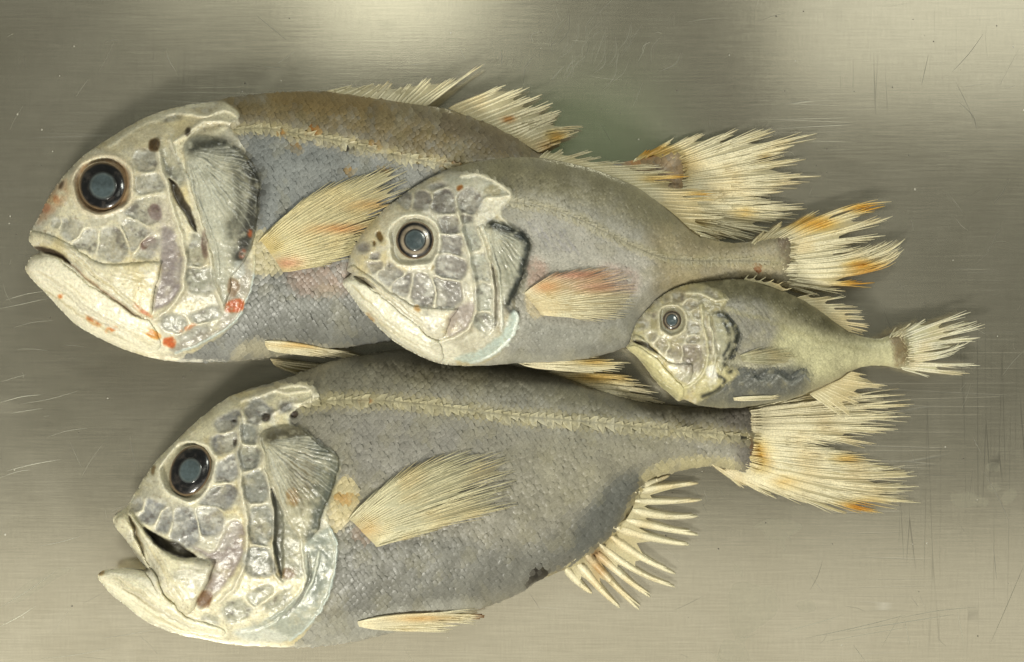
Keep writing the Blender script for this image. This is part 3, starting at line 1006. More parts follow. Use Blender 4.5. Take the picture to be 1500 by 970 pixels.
    # ---- fins
    def fin(self, name, keys, n=None, w0=3.0, w1=0.7, mem=0.8, zf=None, col=(230, 220, 180), rcol=(236, 228, 196),
            stains=(), clump=0.0, inset=0, thin0=0.15, thin1=0.75, fray=2, jit=2.0, m=12, seed=0, fringe=0.12, ridge_h=0.32):
        r = np.random.default_rng(self.seed * 31 + seed)
        K = []
        for k in keys:
            k = list(k)
            if len(k) == 4:
                k = k + [(k[0] + k[2]) / 2, (k[1] + k[3]) / 2]
            K.append(k)
        K = np.array(K, float)
        if n is None:
            R = K.copy()
        else:
            n = int(n * 1.35)
            t = np.linspace(0, len(K) - 1, n)
            R = np.stack([np.interp(t, np.arange(len(K)), K[:, c]) for c in range(6)], -1)
            if clump:
                # rays stick together into points, one for each key ray
                near = np.round(t).astype(int)
                R[:, 2:4] = R[:, 2:4] * (1 - clump) + K[near, 2:4] * clump
                R[:, 4:6] = R[:, 4:6] * (1 - 0.4 * clump) + K[near, 4:6] * 0.4 * clump
                sh = (1 - 0.55 * np.abs(t - near) * r.uniform(0.2, 1.3, n))[:, None]
                R[:, 2:4] = R[:, 0:2] + (R[:, 2:4] - R[:, 0:2]) * sh
                R[1:-1, 2:4] += r.normal(0, jit * 0.4, (n - 2, 2))
            else:
                R[1:-1, 2:4] += r.normal(0, jit, (n - 2, 2))
        N = len(R)
        if n:
            w0 = w0 * 0.72
        if inset:
            dv = R[:, 2:4] - R[:, 0:2]
            dv /= np.hypot(dv[:, 0], dv[:, 1])[:, None]
            R[:, 0:2] -= dv * r.uniform(0.3, 1, (N, 1)) * inset
        S_ = np.linspace(0, 1, m + 1)

        def pt(ray, s):
            s = np.asarray(s)[..., None]
            return (1 - s) ** 2 * ray[0:2] + 2 * s * (1 - s) * ray[4:6] + s * s * ray[2:4]

        def color(px, py, s, base):
            nn = fbm(px, py, 22, self.seed + seed, 4)
            c = lin(base)[None] * (0.92 + 0.3 * nn)[:, None]
            warm = np.clip((fbm(px, py, 34, self.seed + seed + 9, 3) - 0.5) * 4, 0, 1)[:, None] * 0.35
            c = c * (1 - warm) + lin((226, 196, 128))[None] * warm
            for st in stains:
                cx, cy, rx, ry, sc_, am = st
                dd = ((px - cx) / rx) ** 2 + ((py - cy) / ry) ** 2
                k = (am * np.exp(-dd) * np.clip(0.3 + 1.4 * nn, 0, 1))[:, None]
                c = c ** (1 - k) * np.maximum(lin(sc_), 0.012)[None] ** k      # dyes the tissue
            return c
        # membrane
        F_, V_, C_, T_ = [], [], [], []
        fr = np.clip(mem + r.normal(0, fringe, N), 0.12, 0.97)
        off = r.normal(0, 0.25, N)
        for i in range(N - 1):
            b0 = len(V_)
            f0, f1 = fr[i], fr[i + 1]
            same = clump and n and near[i] == near[i + 1]
            if same:
                f0, f1 = max(f0, 0.96), max(f1, 0.96)
            elif clump:
                f0, f1 = f0 * 0.95, f1 * 0.95
            fm = min(f0, f1) * (r.uniform(0.9, 0.99) if n else r.uniform(0.55, 0.95))
            q0, q1 = pt(R[i], S_ * f0), pt(R[i + 1], S_ * f1)
            qm = 0.5 * (pt(R[i], S_ * fm) + pt(R[i + 1], S_ * fm))
            for row, fs in ((q0, f0), (qm, fm), (q1, f1)):
                sag = -0.25 if row is qm else 0.0
                z = zf(S_ * fs, row[:, 0], row[:, 1]) + sag
                V_.extend(np.column_stack([row, z]).tolist())
                C_.append(color(row[:, 0], row[:, 1], S_ * fs, col))
                T_.extend((thin0 + (thin1 - thin0) * sstep(0.25, 1, S_ * fs)).tolist())
            for a in (0, 1):
                for j in range(m):
                    k = b0 + a * (m + 1) + j
                    F_.append((k, k + m + 1, k + m + 2, k + 1))
        V_ = np.array(V_)
        C_ = np.concatenate(C_)
        fo = mesh_obj(name, P(V_[:, 0], V_[:, 1], V_[:, 2]), F_, M['membrane'], self.root, np.column_stack([C_, np.full(len(C_), 0.5)]), T_, origin=self.org)
        # rays
        for i in range(N):
            ray = R[i]
            vs_, cs_, F = [], [], []

            def strand(p, z, w):
                b0 = len(vs_)
                d = np.gradient(p, axis=0)
                d /= np.hypot(d[:, 0], d[:, 1])[:, None] + 1e-9
                nx_, ny_ = -d[:, 1], d[:, 0]
                for j in range(len(p)):
                    x, y = p[j]
                    ww = w[j]
                    vs_.extend([(x - nx_[j] * ww, y - ny_[j] * ww, z[j]), (x, y, z[j] + ridge_h * ww + 0.12), (x + nx_[j] * ww, y + ny_[j] * ww, z[j]), (x, y, z[j] - 0.3 * ww)])
                c = color(p[:, 0], p[:, 1], None, rcol)
                cs_.append(np.repeat(c, 4, 0))
                for j in range(len(p) - 1):
                    for e in range(4):
                        a, b_ = b0 + 4 * j + e, b0 + 4 * j + (e + 1) % 4
                        F.append((a, b_, b_ + 4, a + 4))
                F.append((b0 + 3, b0 + 2, b0 + 1, b0))
                e0 = b0 + 4 * (len(p) - 1)
                F.append((e0, e0 + 1, e0 + 2, e0 + 3))
            q = pt(ray, S_)
            wob = np.cumsum(r.normal(0, 0.16, (m + 1, 2)), 0) * S_[:, None]
            q = q + wob
            w = (w0 * 0.5 * (1 - S_) ** 0.7 + w1 * 0.5) * r.uniform(0.8, 1.2) * (0.35 + 0.65 * sstep(0, 0.16, S_))
            z = zf(S_, q[:, 0], q[:, 1]) - 0.3 + off[i] * S_
            strand(q, z, w)
            for k in range(fray):
                s0 = r.uniform(0.35, 0.6)
                ss = np.linspace(s0, r.uniform(0.82, 0.99), 6)
                p = pt(ray, ss)
                dv = ray[2:4] - ray[0:2]
                Ld = np.hypot(*dv) + 1e-9
                nv = np.array([-dv[1], dv[0]]) / Ld
                spread = (1 if k % 2 else -1) * r.uniform(0.02, 0.055) * Ld
                p = p + nv[None] * (spread * ((ss - s0) / (1 - s0)) ** 1.1)[:, None]
                zz = zf(ss, p[:, 0], p[:, 1]) + 0.3
                strand(p, zz, np.linspace(w0 * 0.26, w1 * 0.35, 6))
            a = np.array(vs_)
            c = np.concatenate(cs_)
            mesh_obj('ray', P(a[:, 0], a[:, 1], a[:, 2]), F, M['ray'], fo, np.column_stack([c, np.full(len(c), 0.5)]), origin=self.org)
        return fo


def ramp_z(z0, z1, p=1.0, wave=0.0, seed=0):
    def f(s, px, py):
        return z0 + (z1 - z0) * np.asarray(s) ** p + wave * (fbm(np.asarray(px, float), np.asarray(py, float), 40, seed, 2) - 0.5)
    return f


def off_body(f, z0, z1, p=1.0, wave=0.0, seed=0):
    """rays that start on the tail stalk and run off it"""
    g = ramp_z(z0, z1, p, wave, seed)

    def z(s, px, py):
        b = np.where(f.sample(f.sd, px, py, -9) > -0.5, f.sample(f.top, px, py) + 0.8, 0)
        return np.maximum(g(s, px, py), b)
    return z


def on_body(f, off=3.0, hump=5.0, tip=3.0):
    def z(s, px, py):
        s = np.asarray(s)
        return f.sample(f.top, px, py) + off + hump * np.sin(np.pi * np.clip(s, 0, 1)) + (tip - off) * s
    return z
#PART2

CREAM, BONE, YEL = (230, 223, 194), (242, 238, 216), (212, 198, 148)
GREY, DGREY, LILAC = (152, 154, 150), (118, 120, 120), (166, 164, 170)
BROWN, BLACK, ORANGE, RED = (118, 100, 94), (40, 42, 40), (206, 128, 52), (196, 84, 40)
PALEBLUE = (196, 208, 204)


def outside(poly, line=None, gap=5.0):
    pp = curve(poly, True, 3)

    def f(px, py):
        ok = seg_dist(px, py, pp, True) < -4.0 + 14.0 * (fbm(px, py, 12, 55, 3) - 0.4)
        if line is not None:
            ok &= seg_dist(px, py, curve(line, False, 3), False) > gap
        return ok
    return f


def fan(f, c, a0, a1, n, r0, r1, clip, col=(205, 205, 190), w=0.9, h=0.8, amt=0.55):
    """fine ribs radiating over the gill cover"""
    r = random.Random(f.seed + 77)
    for i in range(n):
        a = math.radians(a0 + (a1 - a0) * (i + r.uniform(-0.3, 0.3)) / (n - 1))
        p0 = (c[0] + r0 * r.uniform(0.6, 1.6) * math.cos(a), c[1] + r0 * math.sin(a))
        rr = r1 * r.uniform(0.6, 1.05)
        p1 = (c[0] + rr * math.cos(a), c[1] + rr * math.sin(a))
        m = f.line([p0, p1], w, 0.9, True, False)
        k = m[1] * clip[m[0]]
        f.paint((m[0], k, None), col if i % 3 else (96, 98, 92), amt * r.uniform(0.4, 1.0))
        f.lift((m[0], k, None), h if i % 3 else -h)


def full(f, m):
    a = np.zeros(f.X.shape)
    a[m[0]] = m[1]
    return a


# ================================================================== large fish, upper left
A = CR(20, 130, 2.365)
out1 = [(43, 345), (47, 335), (55, 322), (62, 308), (76, 281), (94, 257), (119, 231), (147, 211), (176, 193), (206, 175), (240, 162), (274, 154), (308, 149),
        (340, 142), (379, 138), (420, 135), (475, 134), (512, 139), (559, 146), (610, 153), (651, 159), (684, 170), (721, 184), (749, 198), (772, 212), (786, 223),
        (830, 236), (880, 240), (928, 235), (960, 228), (992, 222), (1000, 240), (1002, 275), (999, 305), (990, 318), (940, 322), (880, 340), (800, 385), (700, 440), (620, 480), (575, 497),
        (530, 506), (480, 512), (430, 518), (380, 525), (337, 529), (295, 531), (257, 530), (231, 526), (202, 519), (172, 508), (143, 494), (113, 477), (88, 453), (67, 430), (47, 410), (37, 396), (40, 385), (48, 374), (58, 370), (50, 362), (43, 354)]
f1 = Fish('preserved_fish', 'largest-headed fish at upper left with orange-stained jaw and brown back', out1, 1.5, 0.44, 0.27, (54, -0.044, 0, 200, 0), (142, 143, 140), 1)
# trunk pigment
f1.paint(f1.poly([(330, 120), (480, 120), (700, 150), (800, 230), (660, 245), (560, 215), (470, 195), (380, 182), (330, 175)], 24), (132, 116, 78), 0.92, 0.4, 14)
f1.paint(f1.poly([(400, 120), (560, 120), (600, 150), (500, 165), (400, 150)], 10), (134, 112, 70), 0.6, 0.5)
f1.paint(f1.poly([(600, 150), (760, 200), (790, 230), (700, 215), (620, 175)], 8), (112, 102, 84), 0.8, 0.3)
f1.paint(f1.poly([(365, 205), (460, 215), (560, 250), (540, 290), (430, 320), (375, 340), (350, 260)], 12), (134, 138, 138), 0.85, 0.3, 30)
f1.paint(f1.poly([(370, 420), (470, 400), (560, 440), (570, 500), (440, 515), (360, 520)], 14), (118, 119, 114), 0.85, 0.3)
f1.paint(f1.poly([(420, 395), (520, 385), (520, 425), (440, 430)], 9), (176, 140, 118), 0.45, 0.8)
f1.paint(f1.poly([(360, 498), (460, 505), (540, 510), (420, 524), (340, 530)], 6), (192, 184, 156), 0.6, 0.4)
LL1 = [(345, 190), (392, 188), (440, 197), (500, 207), (560, 222), (610, 234), (660, 242), (720, 254), (800, 268), (900, 276)]
f1.paint(f1.line(LL1, 9, 6), (196, 182, 134), 0.75, 0.4, 10)
for x, y in ((455, 200), (548, 214), (590, 228), (620, 238), (646, 240), (668, 240), (460, 190), (430, 215), (510, 250), (560, 250), (410, 195)):
    f1.spot((x, y), 8, 6, (168, 112, 48), 0.65, 20, 3, 0.9)
f1.spot((457, 189), 4, 6, (150, 96, 40), 0.9)
f1.slit([(503, 212), (510, 216), (519, 212)], 4, 3)
# brown tail stalk end
f1.paint(f1.poly([(915, 220), (1000, 215), (1005, 320), (970, 330), (915, 300)], 8), (176, 142, 92), 0.7, 0.5)
f1.paint(f1.line([(925, 236), (960, 222), (990, 216)], 7, 5), (200, 130, 50), 0.7, 0.4)
# head
hd1 = A([(40, 480), (75, 440), (130, 345), (230, 225), (370, 140), (520, 65), (680, 45), (760, 60), (782, 95), (740, 130), (800, 200), (850, 310), (850, 420), (838, 520), (832, 640),
         (800, 760), (735, 840), (640, 900), (520, 945), (360, 915), (200, 825), (60, 690), (20, 620)])
m = f1.poly(hd1, 3)
f1.paint(m, CREAM, 0.97)
f1.wet(m, 0.75)
f1.lift(m, 2.0)
f1.head_tissue(hd1)
f1.paint(f1.poly(A([(300, 185), (440, 110), (600, 65), (700, 90), (620, 150), (520, 210), (400, 210), (330, 225)]), 5), (200, 188, 150), 0.55, 0.4)
f1.paint(f1.poly(A([(560, 150), (640, 100), (720, 120), (640, 180)]), 5), (178, 168, 140), 0.4, 0.5)
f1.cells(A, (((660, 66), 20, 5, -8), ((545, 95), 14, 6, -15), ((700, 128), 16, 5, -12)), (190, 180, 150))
f1.ridge(A([(470, 95), (560, 85), (660, 92), (740, 75), (778, 95), (745, 118), (660, 112), (620, 145), (560, 185)]), 3.0, 3.0)
f1.ridge(A([(330, 200), (420, 140), (520, 100), (600, 62), (690, 52)]), 3.0, 1.5, BONE, 0.5)
# snout and cheeks
f1.paint(f1.poly(A([(80, 470), (110, 380), (180, 310), (190, 360), (150, 420)]), 4), (196, 152, 112), 0.55, 0.8, 8)
f1.spot(A([(110, 415)])[0], 6, 8, (186, 112, 78), 0.5, 30)
f1.spot(A([(150, 380)])[0], 5, 6, (190, 112, 70), 0.45)
f1.slit(A([(158, 350), (165, 335), (172, 322)]), 3, 3, (90, 70, 50))
# cells under and behind the eye
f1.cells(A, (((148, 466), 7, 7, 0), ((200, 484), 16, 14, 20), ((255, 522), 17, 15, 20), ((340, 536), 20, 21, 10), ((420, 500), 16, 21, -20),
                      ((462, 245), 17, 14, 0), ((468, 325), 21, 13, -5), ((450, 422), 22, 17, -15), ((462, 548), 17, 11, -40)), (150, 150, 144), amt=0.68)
f1.spot(A([(490, 425)])[0], 9, 13, (112, 92, 88), 0.9, -20)
f1.spot(A([(465, 538)])[0], 12, 6, (112, 88, 78), 0.9, -35)
m = f1.poly(A([(520, 470), (570, 540), (592, 640), (565, 725), (500, 765), (485, 760), (512, 640), (508, 560)]), 4)
f1.paint(m, (138, 128, 130), 0.9, 0.3)
f1.wet(m, 0.9)
f1.lift(m, -2)
m = f1.poly(A([(500, 380), (545, 420), (560, 520), (520, 560), (470, 590), (460, 480)]), 5)
f1.paint(m, (170, 162, 158), 0.5, 0.8, 8)
# cheek ridges and cells
f1.ridge(A([(498, 185), (515, 280), (545, 400), (575, 500), (592, 600), (585, 690), (540, 760), (480, 805)]), 4.0, 4.0)
f1.ridge(A([(540, 180), (590, 300), (635, 420), (668, 520), (685, 620), (695, 690), (720, 750)]), 3.2, 3.5)
f1.ridge(A([(600, 300), (660, 430), (700, 540), (715, 650)]), 1.8, 2.0, (226, 226, 210))
f1.cells(A, (((555, 272), 10, 24, -20), ((632, 560), 11, 22, 5), ((650, 662), 18, 17, 0)), (166, 166, 152))
f1.slit(A([(538, 318), (570, 370), (598, 420), (632, 492)]), 7, 9, (66, 56, 42))
f1.spot(A([(663, 540)])[0], 5, 18, (110, 90, 80), 0.8)
# jaws: lower jaw, dark mouth
m = f1.poly(A([(45, 600), (120, 570), (300, 700), (440, 795), (560, 830), (540, 920), (360, 895), (200, 810), (80, 690)]), 4)
f1.paint(m, (244, 239, 216), 0.92, 0.1)
f1.wet(m, 0.8)
f1.slit(A([(72, 548), (130, 566), (200, 604)]), 4.5, 7, (58, 42, 30))
f1.slit(A([(180, 592), (300, 690), (380, 755), (446, 796)]), 2.0, 3, (150, 112, 80), 0.7)
# lower gill area
m = f1.poly(A([(500, 800), (560, 770), (640, 760), (720, 750), (735, 800), (640, 870), (560, 905), (530, 880)]), 4)
f1.paint(m, (214, 210, 190), 0.8, 0.4)
f1.wet(m, 1.0)
f1.cells(A, (((560, 815), 17, 12, 10), ((665, 785), 20, 9, -18), ((620, 850), 22, 10, -25)), (176, 176, 166))
# gill cover
op1 = A([(592, 195), (640, 165), (720, 182), (790, 222), (822, 262), (850, 320), (846, 420), (836, 500), (822, 545), (800, 600), (765, 640), (742, 720), (722, 745), (700, 650), (682, 545), (645, 430), (605, 310)])
mo = f1.poly(op1, 3)
f1.paint(mo, (168, 168, 152), 0.9, 0.3)
f1.wet(mo, 0.9)
cl = full(f1, mo)
f1.paint(f1.line(A([(630, 205), (720, 195), (790, 235), (825, 275)]), 12, 9), (48, 50, 44), 0.9, 0.6, 10)
f1.paint(f1.line(A([(820, 270), (842, 340), (830, 430), (800, 520), (780, 580)]), 12, 8), (44, 44, 38), 0.95, 0.5, 10)
f1.paint(f1.poly(A([(740, 260), (800, 290), (800, 420), (760, 520), (730, 480), (770, 380)]), 8), (72, 72, 60), 0.8, 0.6, 12)
fan(f1, A([(600, 215)])[0], -8, 82, 60, 16, 150, cl)
f1.paint(f1.poly(A([(620, 240), (680, 300), (730, 480), (735, 640), (700, 640), (660, 440)]), 8), (206, 206, 190), 0.5, 0.7, 10)
# gill membrane
m = f1.poly(A([(745, 720), (770, 640), (805, 590), (832, 600), (830, 660), (795, 760), (735, 830), (650, 880), (560, 910), (545, 895), (640, 850), (715, 800)]), 3)
f1.paint(m, (158, 152, 140), 0.85, 0.5, 10)
f1.wet(m, 1.0)
f1.ridge(A([(832, 580), (832, 650), (798, 760), (740, 828), (650, 882), (560, 912)]), 1.6, 2.0, PALEBLUE)
for c, rx, ry, cc, an in (((768, 752), 15, 10, RED, -10), ((818, 498), 4, 6, RED, 0), ((790, 570), 5, 8, (190, 110, 80), 20), ((540, 880), 8, 7, RED, 10), ((485, 852), 11, 6, ORANGE, 20), ((275, 806), 12, 4, (196, 104, 46), 35),
                          ((335, 836), 8, 4, (214, 120, 60), -20), ((158, 718), 4, 3, (214, 120, 60), 0), ((445, 770), 14, 3, (206, 120, 80), 40), ((760, 690), 9, 14, (140, 116, 92), 10), ((600, 830), 12, 3, (220, 150, 110), -25)):
    f1.spot(A([c])[0], rx, ry, cc, 0.75, an, 2.0, 0.9)
f1.spot(A([(780, 625)])[0], 10, 12, (190, 194, 190), 0.7)
f1.spot(A([(490, 195)])[0], 8, 9, (70, 54, 34), 0.9)
f1.spot(A([(605, 150)])[0], 4, 7, (60, 52, 40), 0.9, 30)
# eye socket
ec1 = A([(308, 336)])[0]
m = f1.ell(ec1[0], ec1[1] - 2, 43, 43, 0, 3)
f1.lift((m[0], np.exp(-(m[2] / 4) ** 2), None), 3.5)
f1.paint((m[0], np.exp(-(m[2] / 4) ** 2), None), (226, 214, 186), 0.9)
f1.lift(f1.ell(ec1[0], ec1[1], 38, 38, 0, 4), -7)
f1.paint(f1.ell(ec1[0], ec1[1], 39, 39, 0, 2), (150, 118, 84), 0.9, 0.3)
ecpos1 = ec1

# behind the gill: the fin base
f1.paint(f1.poly([(372, 345), (392, 335), (400, 360), (412, 396), (392, 402), (370, 395)], 4), (206, 194, 150), 0.8, 0.3)

f1.striae(A([(70, 640), (150, 690), (260, 770), (380, 840), (500, 890)]), 40, 1.2, 16)
f1.striae(A([(80, 515), (180, 560), (280, 640), (380, 730), (440, 785)]), 26, 1.0, 9)
f1.striae(A([(330, 640), (420, 660), (480, 660)]), 14, 0.9, 22)
# ================================================================== middle fish
B = CR(490, 230, 3.03)
out2 = [(509, 390), (512, 378), (518, 359), (530, 341), (543, 326), (559, 309), (576, 296), (596, 281), (615, 269), (639, 256), (660, 247), (684, 240), (721, 233), (767, 230), (800, 232), (830, 238), (860, 245), (900, 259), (932, 274),
        (960, 292), (988, 314), (1012, 336), (1028, 345), (1052, 353), (1080, 356), (1110, 352), (1135, 348), (1156, 346), (1160, 380), (1156, 412), (1140, 415), (1110, 411), (1080, 413), (1050, 422), (1000, 446), (960, 476), (928, 500), (912, 510), (880, 521),
        (840, 528), (788, 531), (757, 532), (734, 534), (704, 536), (675, 536), (645, 533), (622, 525), (599, 514), (576, 499), (556, 481), (533, 458), (516, 436), (504, 420), (502, 413), (510, 405), (514, 400), (508, 396)]
f2 = Fish('preserved_fish', 'mid-sized pale fish in the centre lying across the upper fish', out2, 1.5, 0.44, 0.30, (116, -0.138, 0, 600, 0), (166, 163, 151), 2)
f2.paint(f2.poly([(650, 240), (767, 222), (860, 236), (960, 285), (1020, 335), (1080, 350), (1060, 375), (980, 350), (880, 310), (800, 290), (720, 285), (690, 262)], 16), (140, 134, 106), 0.9, 0.25, 26)
f2.paint(f2.poly([(960, 330), (1060, 350), (1160, 345), (1160, 415), (1060, 420), (980, 430), (940, 400)], 18), (166, 154, 122), 0.85, 0.35)
f2.paint(f2.poly([(770, 310), (880, 330), (960, 380), (930, 440), (860, 400), (770, 380)], 16), (181, 178, 169), 0.85, 0.3, 30)
f2.paint(f2.poly([(770, 470), (860, 475), (930, 450), (920, 515), (820, 530), (740, 530)], 12), (154, 154, 146), 0.8, 0.3)
f2.paint(f2.poly([(690, 500), (760, 520), (860, 522), (760, 535), (690, 540)], 6), (190, 188, 172), 0.6, 0.4)
f2.paint(f2.poly([(772, 385), (790, 380), (800, 400), (780, 420), (770, 415)], 6), (186, 142, 126), 0.45, 0.6)
f2.paint(f2.poly([(880, 390), (930, 400), (925, 430), (880, 420)], 9), (200, 160, 150), 0.4, 0.6)
f2.paint(f2.poly([(1138, 345), (1160, 343), (1162, 385), (1150, 390), (1142, 370)], 5), (120, 104, 88), 0.8, 0.4)
f2.spot((1110, 393), 6, 6, (120, 66, 34), 0.85)
LL2 = [(748, 296), (790, 302), (840, 318), (890, 342), (930, 362), (970, 377), (1020, 382), (1080, 382), (1140, 384)]
f2.paint(f2.line(LL2, 7, 6), (176, 168, 132), 0.7, 0.4, 8)
for i in range(7):
    x = 768 + i * 9
    f2.slit([(x, 318 + i * 2), (x + 14, 340 + i * 3), (x + 26, 368 + i)], 1.3, 0.9, (150, 148, 156), 0.6)
hd2 = B([(45, 480), (90, 380), (160, 285), (260, 195), (380, 120), (480, 75), (590, 65), (700, 95), (775, 140), (785, 185), (740, 230), (770, 290), (845, 345), (870, 400), (855, 470), (830, 560), (800, 640), (815, 720), (780, 810),
         (710, 885), (600, 925), (480, 925), (330, 865), (200, 765), (80, 630), (30, 560)])
m = f2.poly(hd2, 3)
f2.paint(m, (226, 221, 200), 0.97)
f2.wet(m, 0.85)
f2.lift(m, 2.0)
f2.head_tissue(hd2)
f2.paint(f2.poly(B([(90, 400), (160, 295), (300, 180), (440, 130), (330, 260), (250, 330), (200, 400)]), 6), (206, 196, 164), 0.5, 0.4)
f2.paint(f2.poly(B([(480, 100), (590, 75), (700, 100), (770, 150), (700, 180), (640, 210), (600, 150)]), 6), (196, 196, 178), 0.6, 0.6)
f2.spot(B([(700, 150)])[0], 12, 8, (170, 158, 120), 0.6)
f2.ridge(B([(560, 80), (660, 80), (760, 140), (778, 175), (720, 180), (660, 195), (640, 230)]), 2.6, 2.6)
f2.spot(B([(555, 135)])[0], 4, 4, (150, 90, 40), 0.9)
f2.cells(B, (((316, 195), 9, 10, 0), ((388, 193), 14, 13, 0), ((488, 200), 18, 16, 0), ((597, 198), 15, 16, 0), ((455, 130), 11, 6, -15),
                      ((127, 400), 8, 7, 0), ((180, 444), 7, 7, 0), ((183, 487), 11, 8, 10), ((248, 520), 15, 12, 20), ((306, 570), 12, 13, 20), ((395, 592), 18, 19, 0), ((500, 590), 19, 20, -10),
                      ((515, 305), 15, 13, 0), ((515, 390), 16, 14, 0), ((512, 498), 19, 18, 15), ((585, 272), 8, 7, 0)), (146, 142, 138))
for c in ((515, 375), (505, 510), (505, 480), (395, 560), (530, 350), (310, 555), (480, 620)):
    f2.spot(B([c])[0], 7, 3, (214, 212, 204), 0.8, 25)
for c, rx, ry in (((200, 352), 4.5, 7.5), ((170, 377), 2.5, 4)):
    m = f2.ell(*B([c])[0], rx, ry, -10, 1.2)
    f2.paint(m, (110, 86, 44), 0.95)
    f2.lift(m, -3)
m = f2.poly(B([(545, 665), (620, 640), (612, 740), (560, 790), (500, 800), (500, 740)]), 5)
f2.paint(m, (170, 158, 152), 0.85, 0.5)
f2.ridge(B([(550, 240), (572, 330), (602, 450), (625, 560), (628, 680), (600, 760), (530, 800), (440, 835)]), 3.2, 3.6)
f2.ridge(B([(640, 320), (690, 470), (712, 600), (712, 750)]), 2.4, 3.0)
f2.ridge(B([(660, 310), (705, 420), (735, 560), (745, 700), (740, 770)]), 1.6, 2.0, (222, 224, 210))
f2.cells(B, (((610, 360), 9, 22, -14), ((648, 490), 12, 22, -12), ((662, 620), 11, 20, 0), ((668, 730), 14, 13, 0)), (176, 178, 166))
f2.slit(B([(700, 470), (716, 570), (718, 680), (712, 760)]), 3, 5, (90, 84, 70), 0.8)
f2.slit(B([(88, 530), (130, 552), (182, 578)]), 4, 6, (50, 36, 24))
m = f2.poly(B([(40, 560), (90, 535), (300, 700), (430, 800), (520, 830), (560, 890), (480, 915), (330, 855), (200, 760), (80, 630)]), 4)
f2.paint(m, (242, 239, 218), 0.92, 0.1)
op2 = B([(672, 320), (700, 285), (765, 305), (835, 342), (862, 395), (856, 450), (838, 510), (820, 565), (785, 635), (765, 670), (745, 640), (722, 560), (700, 440)])
mo = f2.poly(op2, 3)
f2.paint(mo, (186, 186, 168), 0.9, 0.3)
f2.wet(mo, 1.0)
cl = full(f2, mo)
fan(f2, B([(690, 310)])[0], 10, 85, 34, 8, 95, cl)
f2.paint(f2.line(B([(700, 300), (750, 315), (830, 350)]), 8, 6), (40, 44, 40), 0.95, 0.6, 8)
f2.paint(f2.line(B([(830, 345), (855, 400), (835, 500), (800, 590), (775, 660), (800, 690)]), 7, 5), (44, 50, 48), 0.95, 0.5, 8)
f2.paint(f2.poly(B([(740, 360), (800, 380), (800, 480), (750, 600), (735, 480)]), 6), (128, 128, 110), 0.5, 0.8, 10)
m = f2.poly(B([(800, 685), (812, 720), (785, 800), (720, 868), (610, 908), (540, 905), (560, 880), (660, 850), (740, 780), (775, 710)]), 3)
f2.paint(m, (200, 214, 206), 0.92, 0.25, 8)
f2.wet(m, 1.0)
f2.ridge(B([(805, 690), (812, 730), (782, 805), (715, 872), (600, 910)]), 1.6, 2.0, (226, 234, 226))
m = f2.poly(B([(440, 830), (560, 800), (660, 770), (730, 780), (650, 850), (560, 880), (480, 900)]), 5)
f2.paint(m, (220, 216, 196), 0.7, 0.6, 8)
f2.wet(m, 1)
f2.spot(B([(370, 675)])[0], 4, 5, (176, 130, 70), 0.8)
f2.spot(B([(155, 715)])[0], 7, 3, (176, 120, 60), 0.8, 50)
f2.spot(B([(432, 490)])[0], 1.6, 3, (110, 90, 50), 0.9)
ec2 = B([(357, 369)])[0]
m = f2.ell(ec2[0] - 2, ec2[1] + 1, 38, 37, 0, 3)
f2.lift((m[0], np.exp(-(m[2] / 4) ** 2), None), 3.0)
f2.paint((m[0], np.exp(-(m[2] / 3.5) ** 2), None), BONE, 0.8)
m = f2.ell(ec2[0] - 1, ec2[1] + 1, 35, 34, 0, 3)
f2.paint(m, (182, 178, 158), 0.85)
f2.lift(m, -5)
f2.wet(m, 1)
f2.paint(f2.poly([(768, 430), (780, 425), (796, 445), (794, 462), (775, 465)], 3), (206, 190, 150), 0.8, 0.3)

f2.striae(B([(60, 580), (150, 670), (260, 770), (380, 850), (480, 900)]), 34, 1.1, 14)
f2.striae(B([(80, 510), (200, 590), (320, 690), (430, 780)]), 24, 0.9, 7)
# ================================================================== small fish
Cc = CR(900, 390, 2.679)
out3 = [(923, 498), (928, 483), (935, 468), (949, 452), (967, 435), (990, 422), (1016, 415), (1046, 411), (1079, 409), (1102, 412), (1124, 418), (1154, 429), (1180, 442), (1206, 459), (1228, 476), (1247, 487), (1266, 494), (1288, 496),
        (1303, 491), (1322, 488), (1332, 494), (1334, 515), (1332, 536), (1320, 541), (1303, 537), (1288, 536), (1266, 537), (1247, 543), (1228, 555), (1206, 565), (1180, 577), (1161, 584), (1131, 590), (1094, 596), (1057, 598), (1023, 594), (1003, 586),
        (993, 588), (982, 578), (963, 562), (949, 543), (934, 524), (921, 513), (917, 508), (921, 503)]
f3 = Fish('preserved_fish', 'smallest fish at right with black-edged gill cover and yellow tail stalk', out3, 1.2, 0.44, 0.34, (88, -0.135, 0, 960, 0), (170, 164, 134), 3)
f3.paint(f3.poly([(1000, 405), (1100, 402), (1190, 440), (1250, 488), (1200, 485), (1120, 450), (1060, 440)], 10), (94, 90, 64), 0.9, 0.35, 12)
f3.paint(f3.poly([(1060, 440), (1110, 440), (1140, 480), (1110, 520), (1075, 515), (1070, 470)], 8), (150, 148, 140), 0.8, 0.4)
f3.paint(f3.poly([(1150, 480), (1240, 500), (1300, 496), (1310, 536), (1250, 540), (1200, 560), (1140, 530)], 12), (204, 200, 160), 0.9, 0.25)
f3.paint(f3.poly([(1060, 535), (1130, 530), (1180, 540), (1178, 572), (1130, 590), (1060, 598), (1020, 592), (1040, 570)], 14), (98, 100, 96), 0.92, 0.4, 10)
f3.paint(f3.line([(1070, 530), (1110, 536), (1160, 530)], 5, 4), (190, 186, 160), 0.7, 0.5)
f3.paint(f3.poly([(1303, 492), (1322, 490), (1330, 515), (1326, 535), (1312, 536), (1308, 515)], 4), (134, 116, 84), 0.9, 0.6, 8)
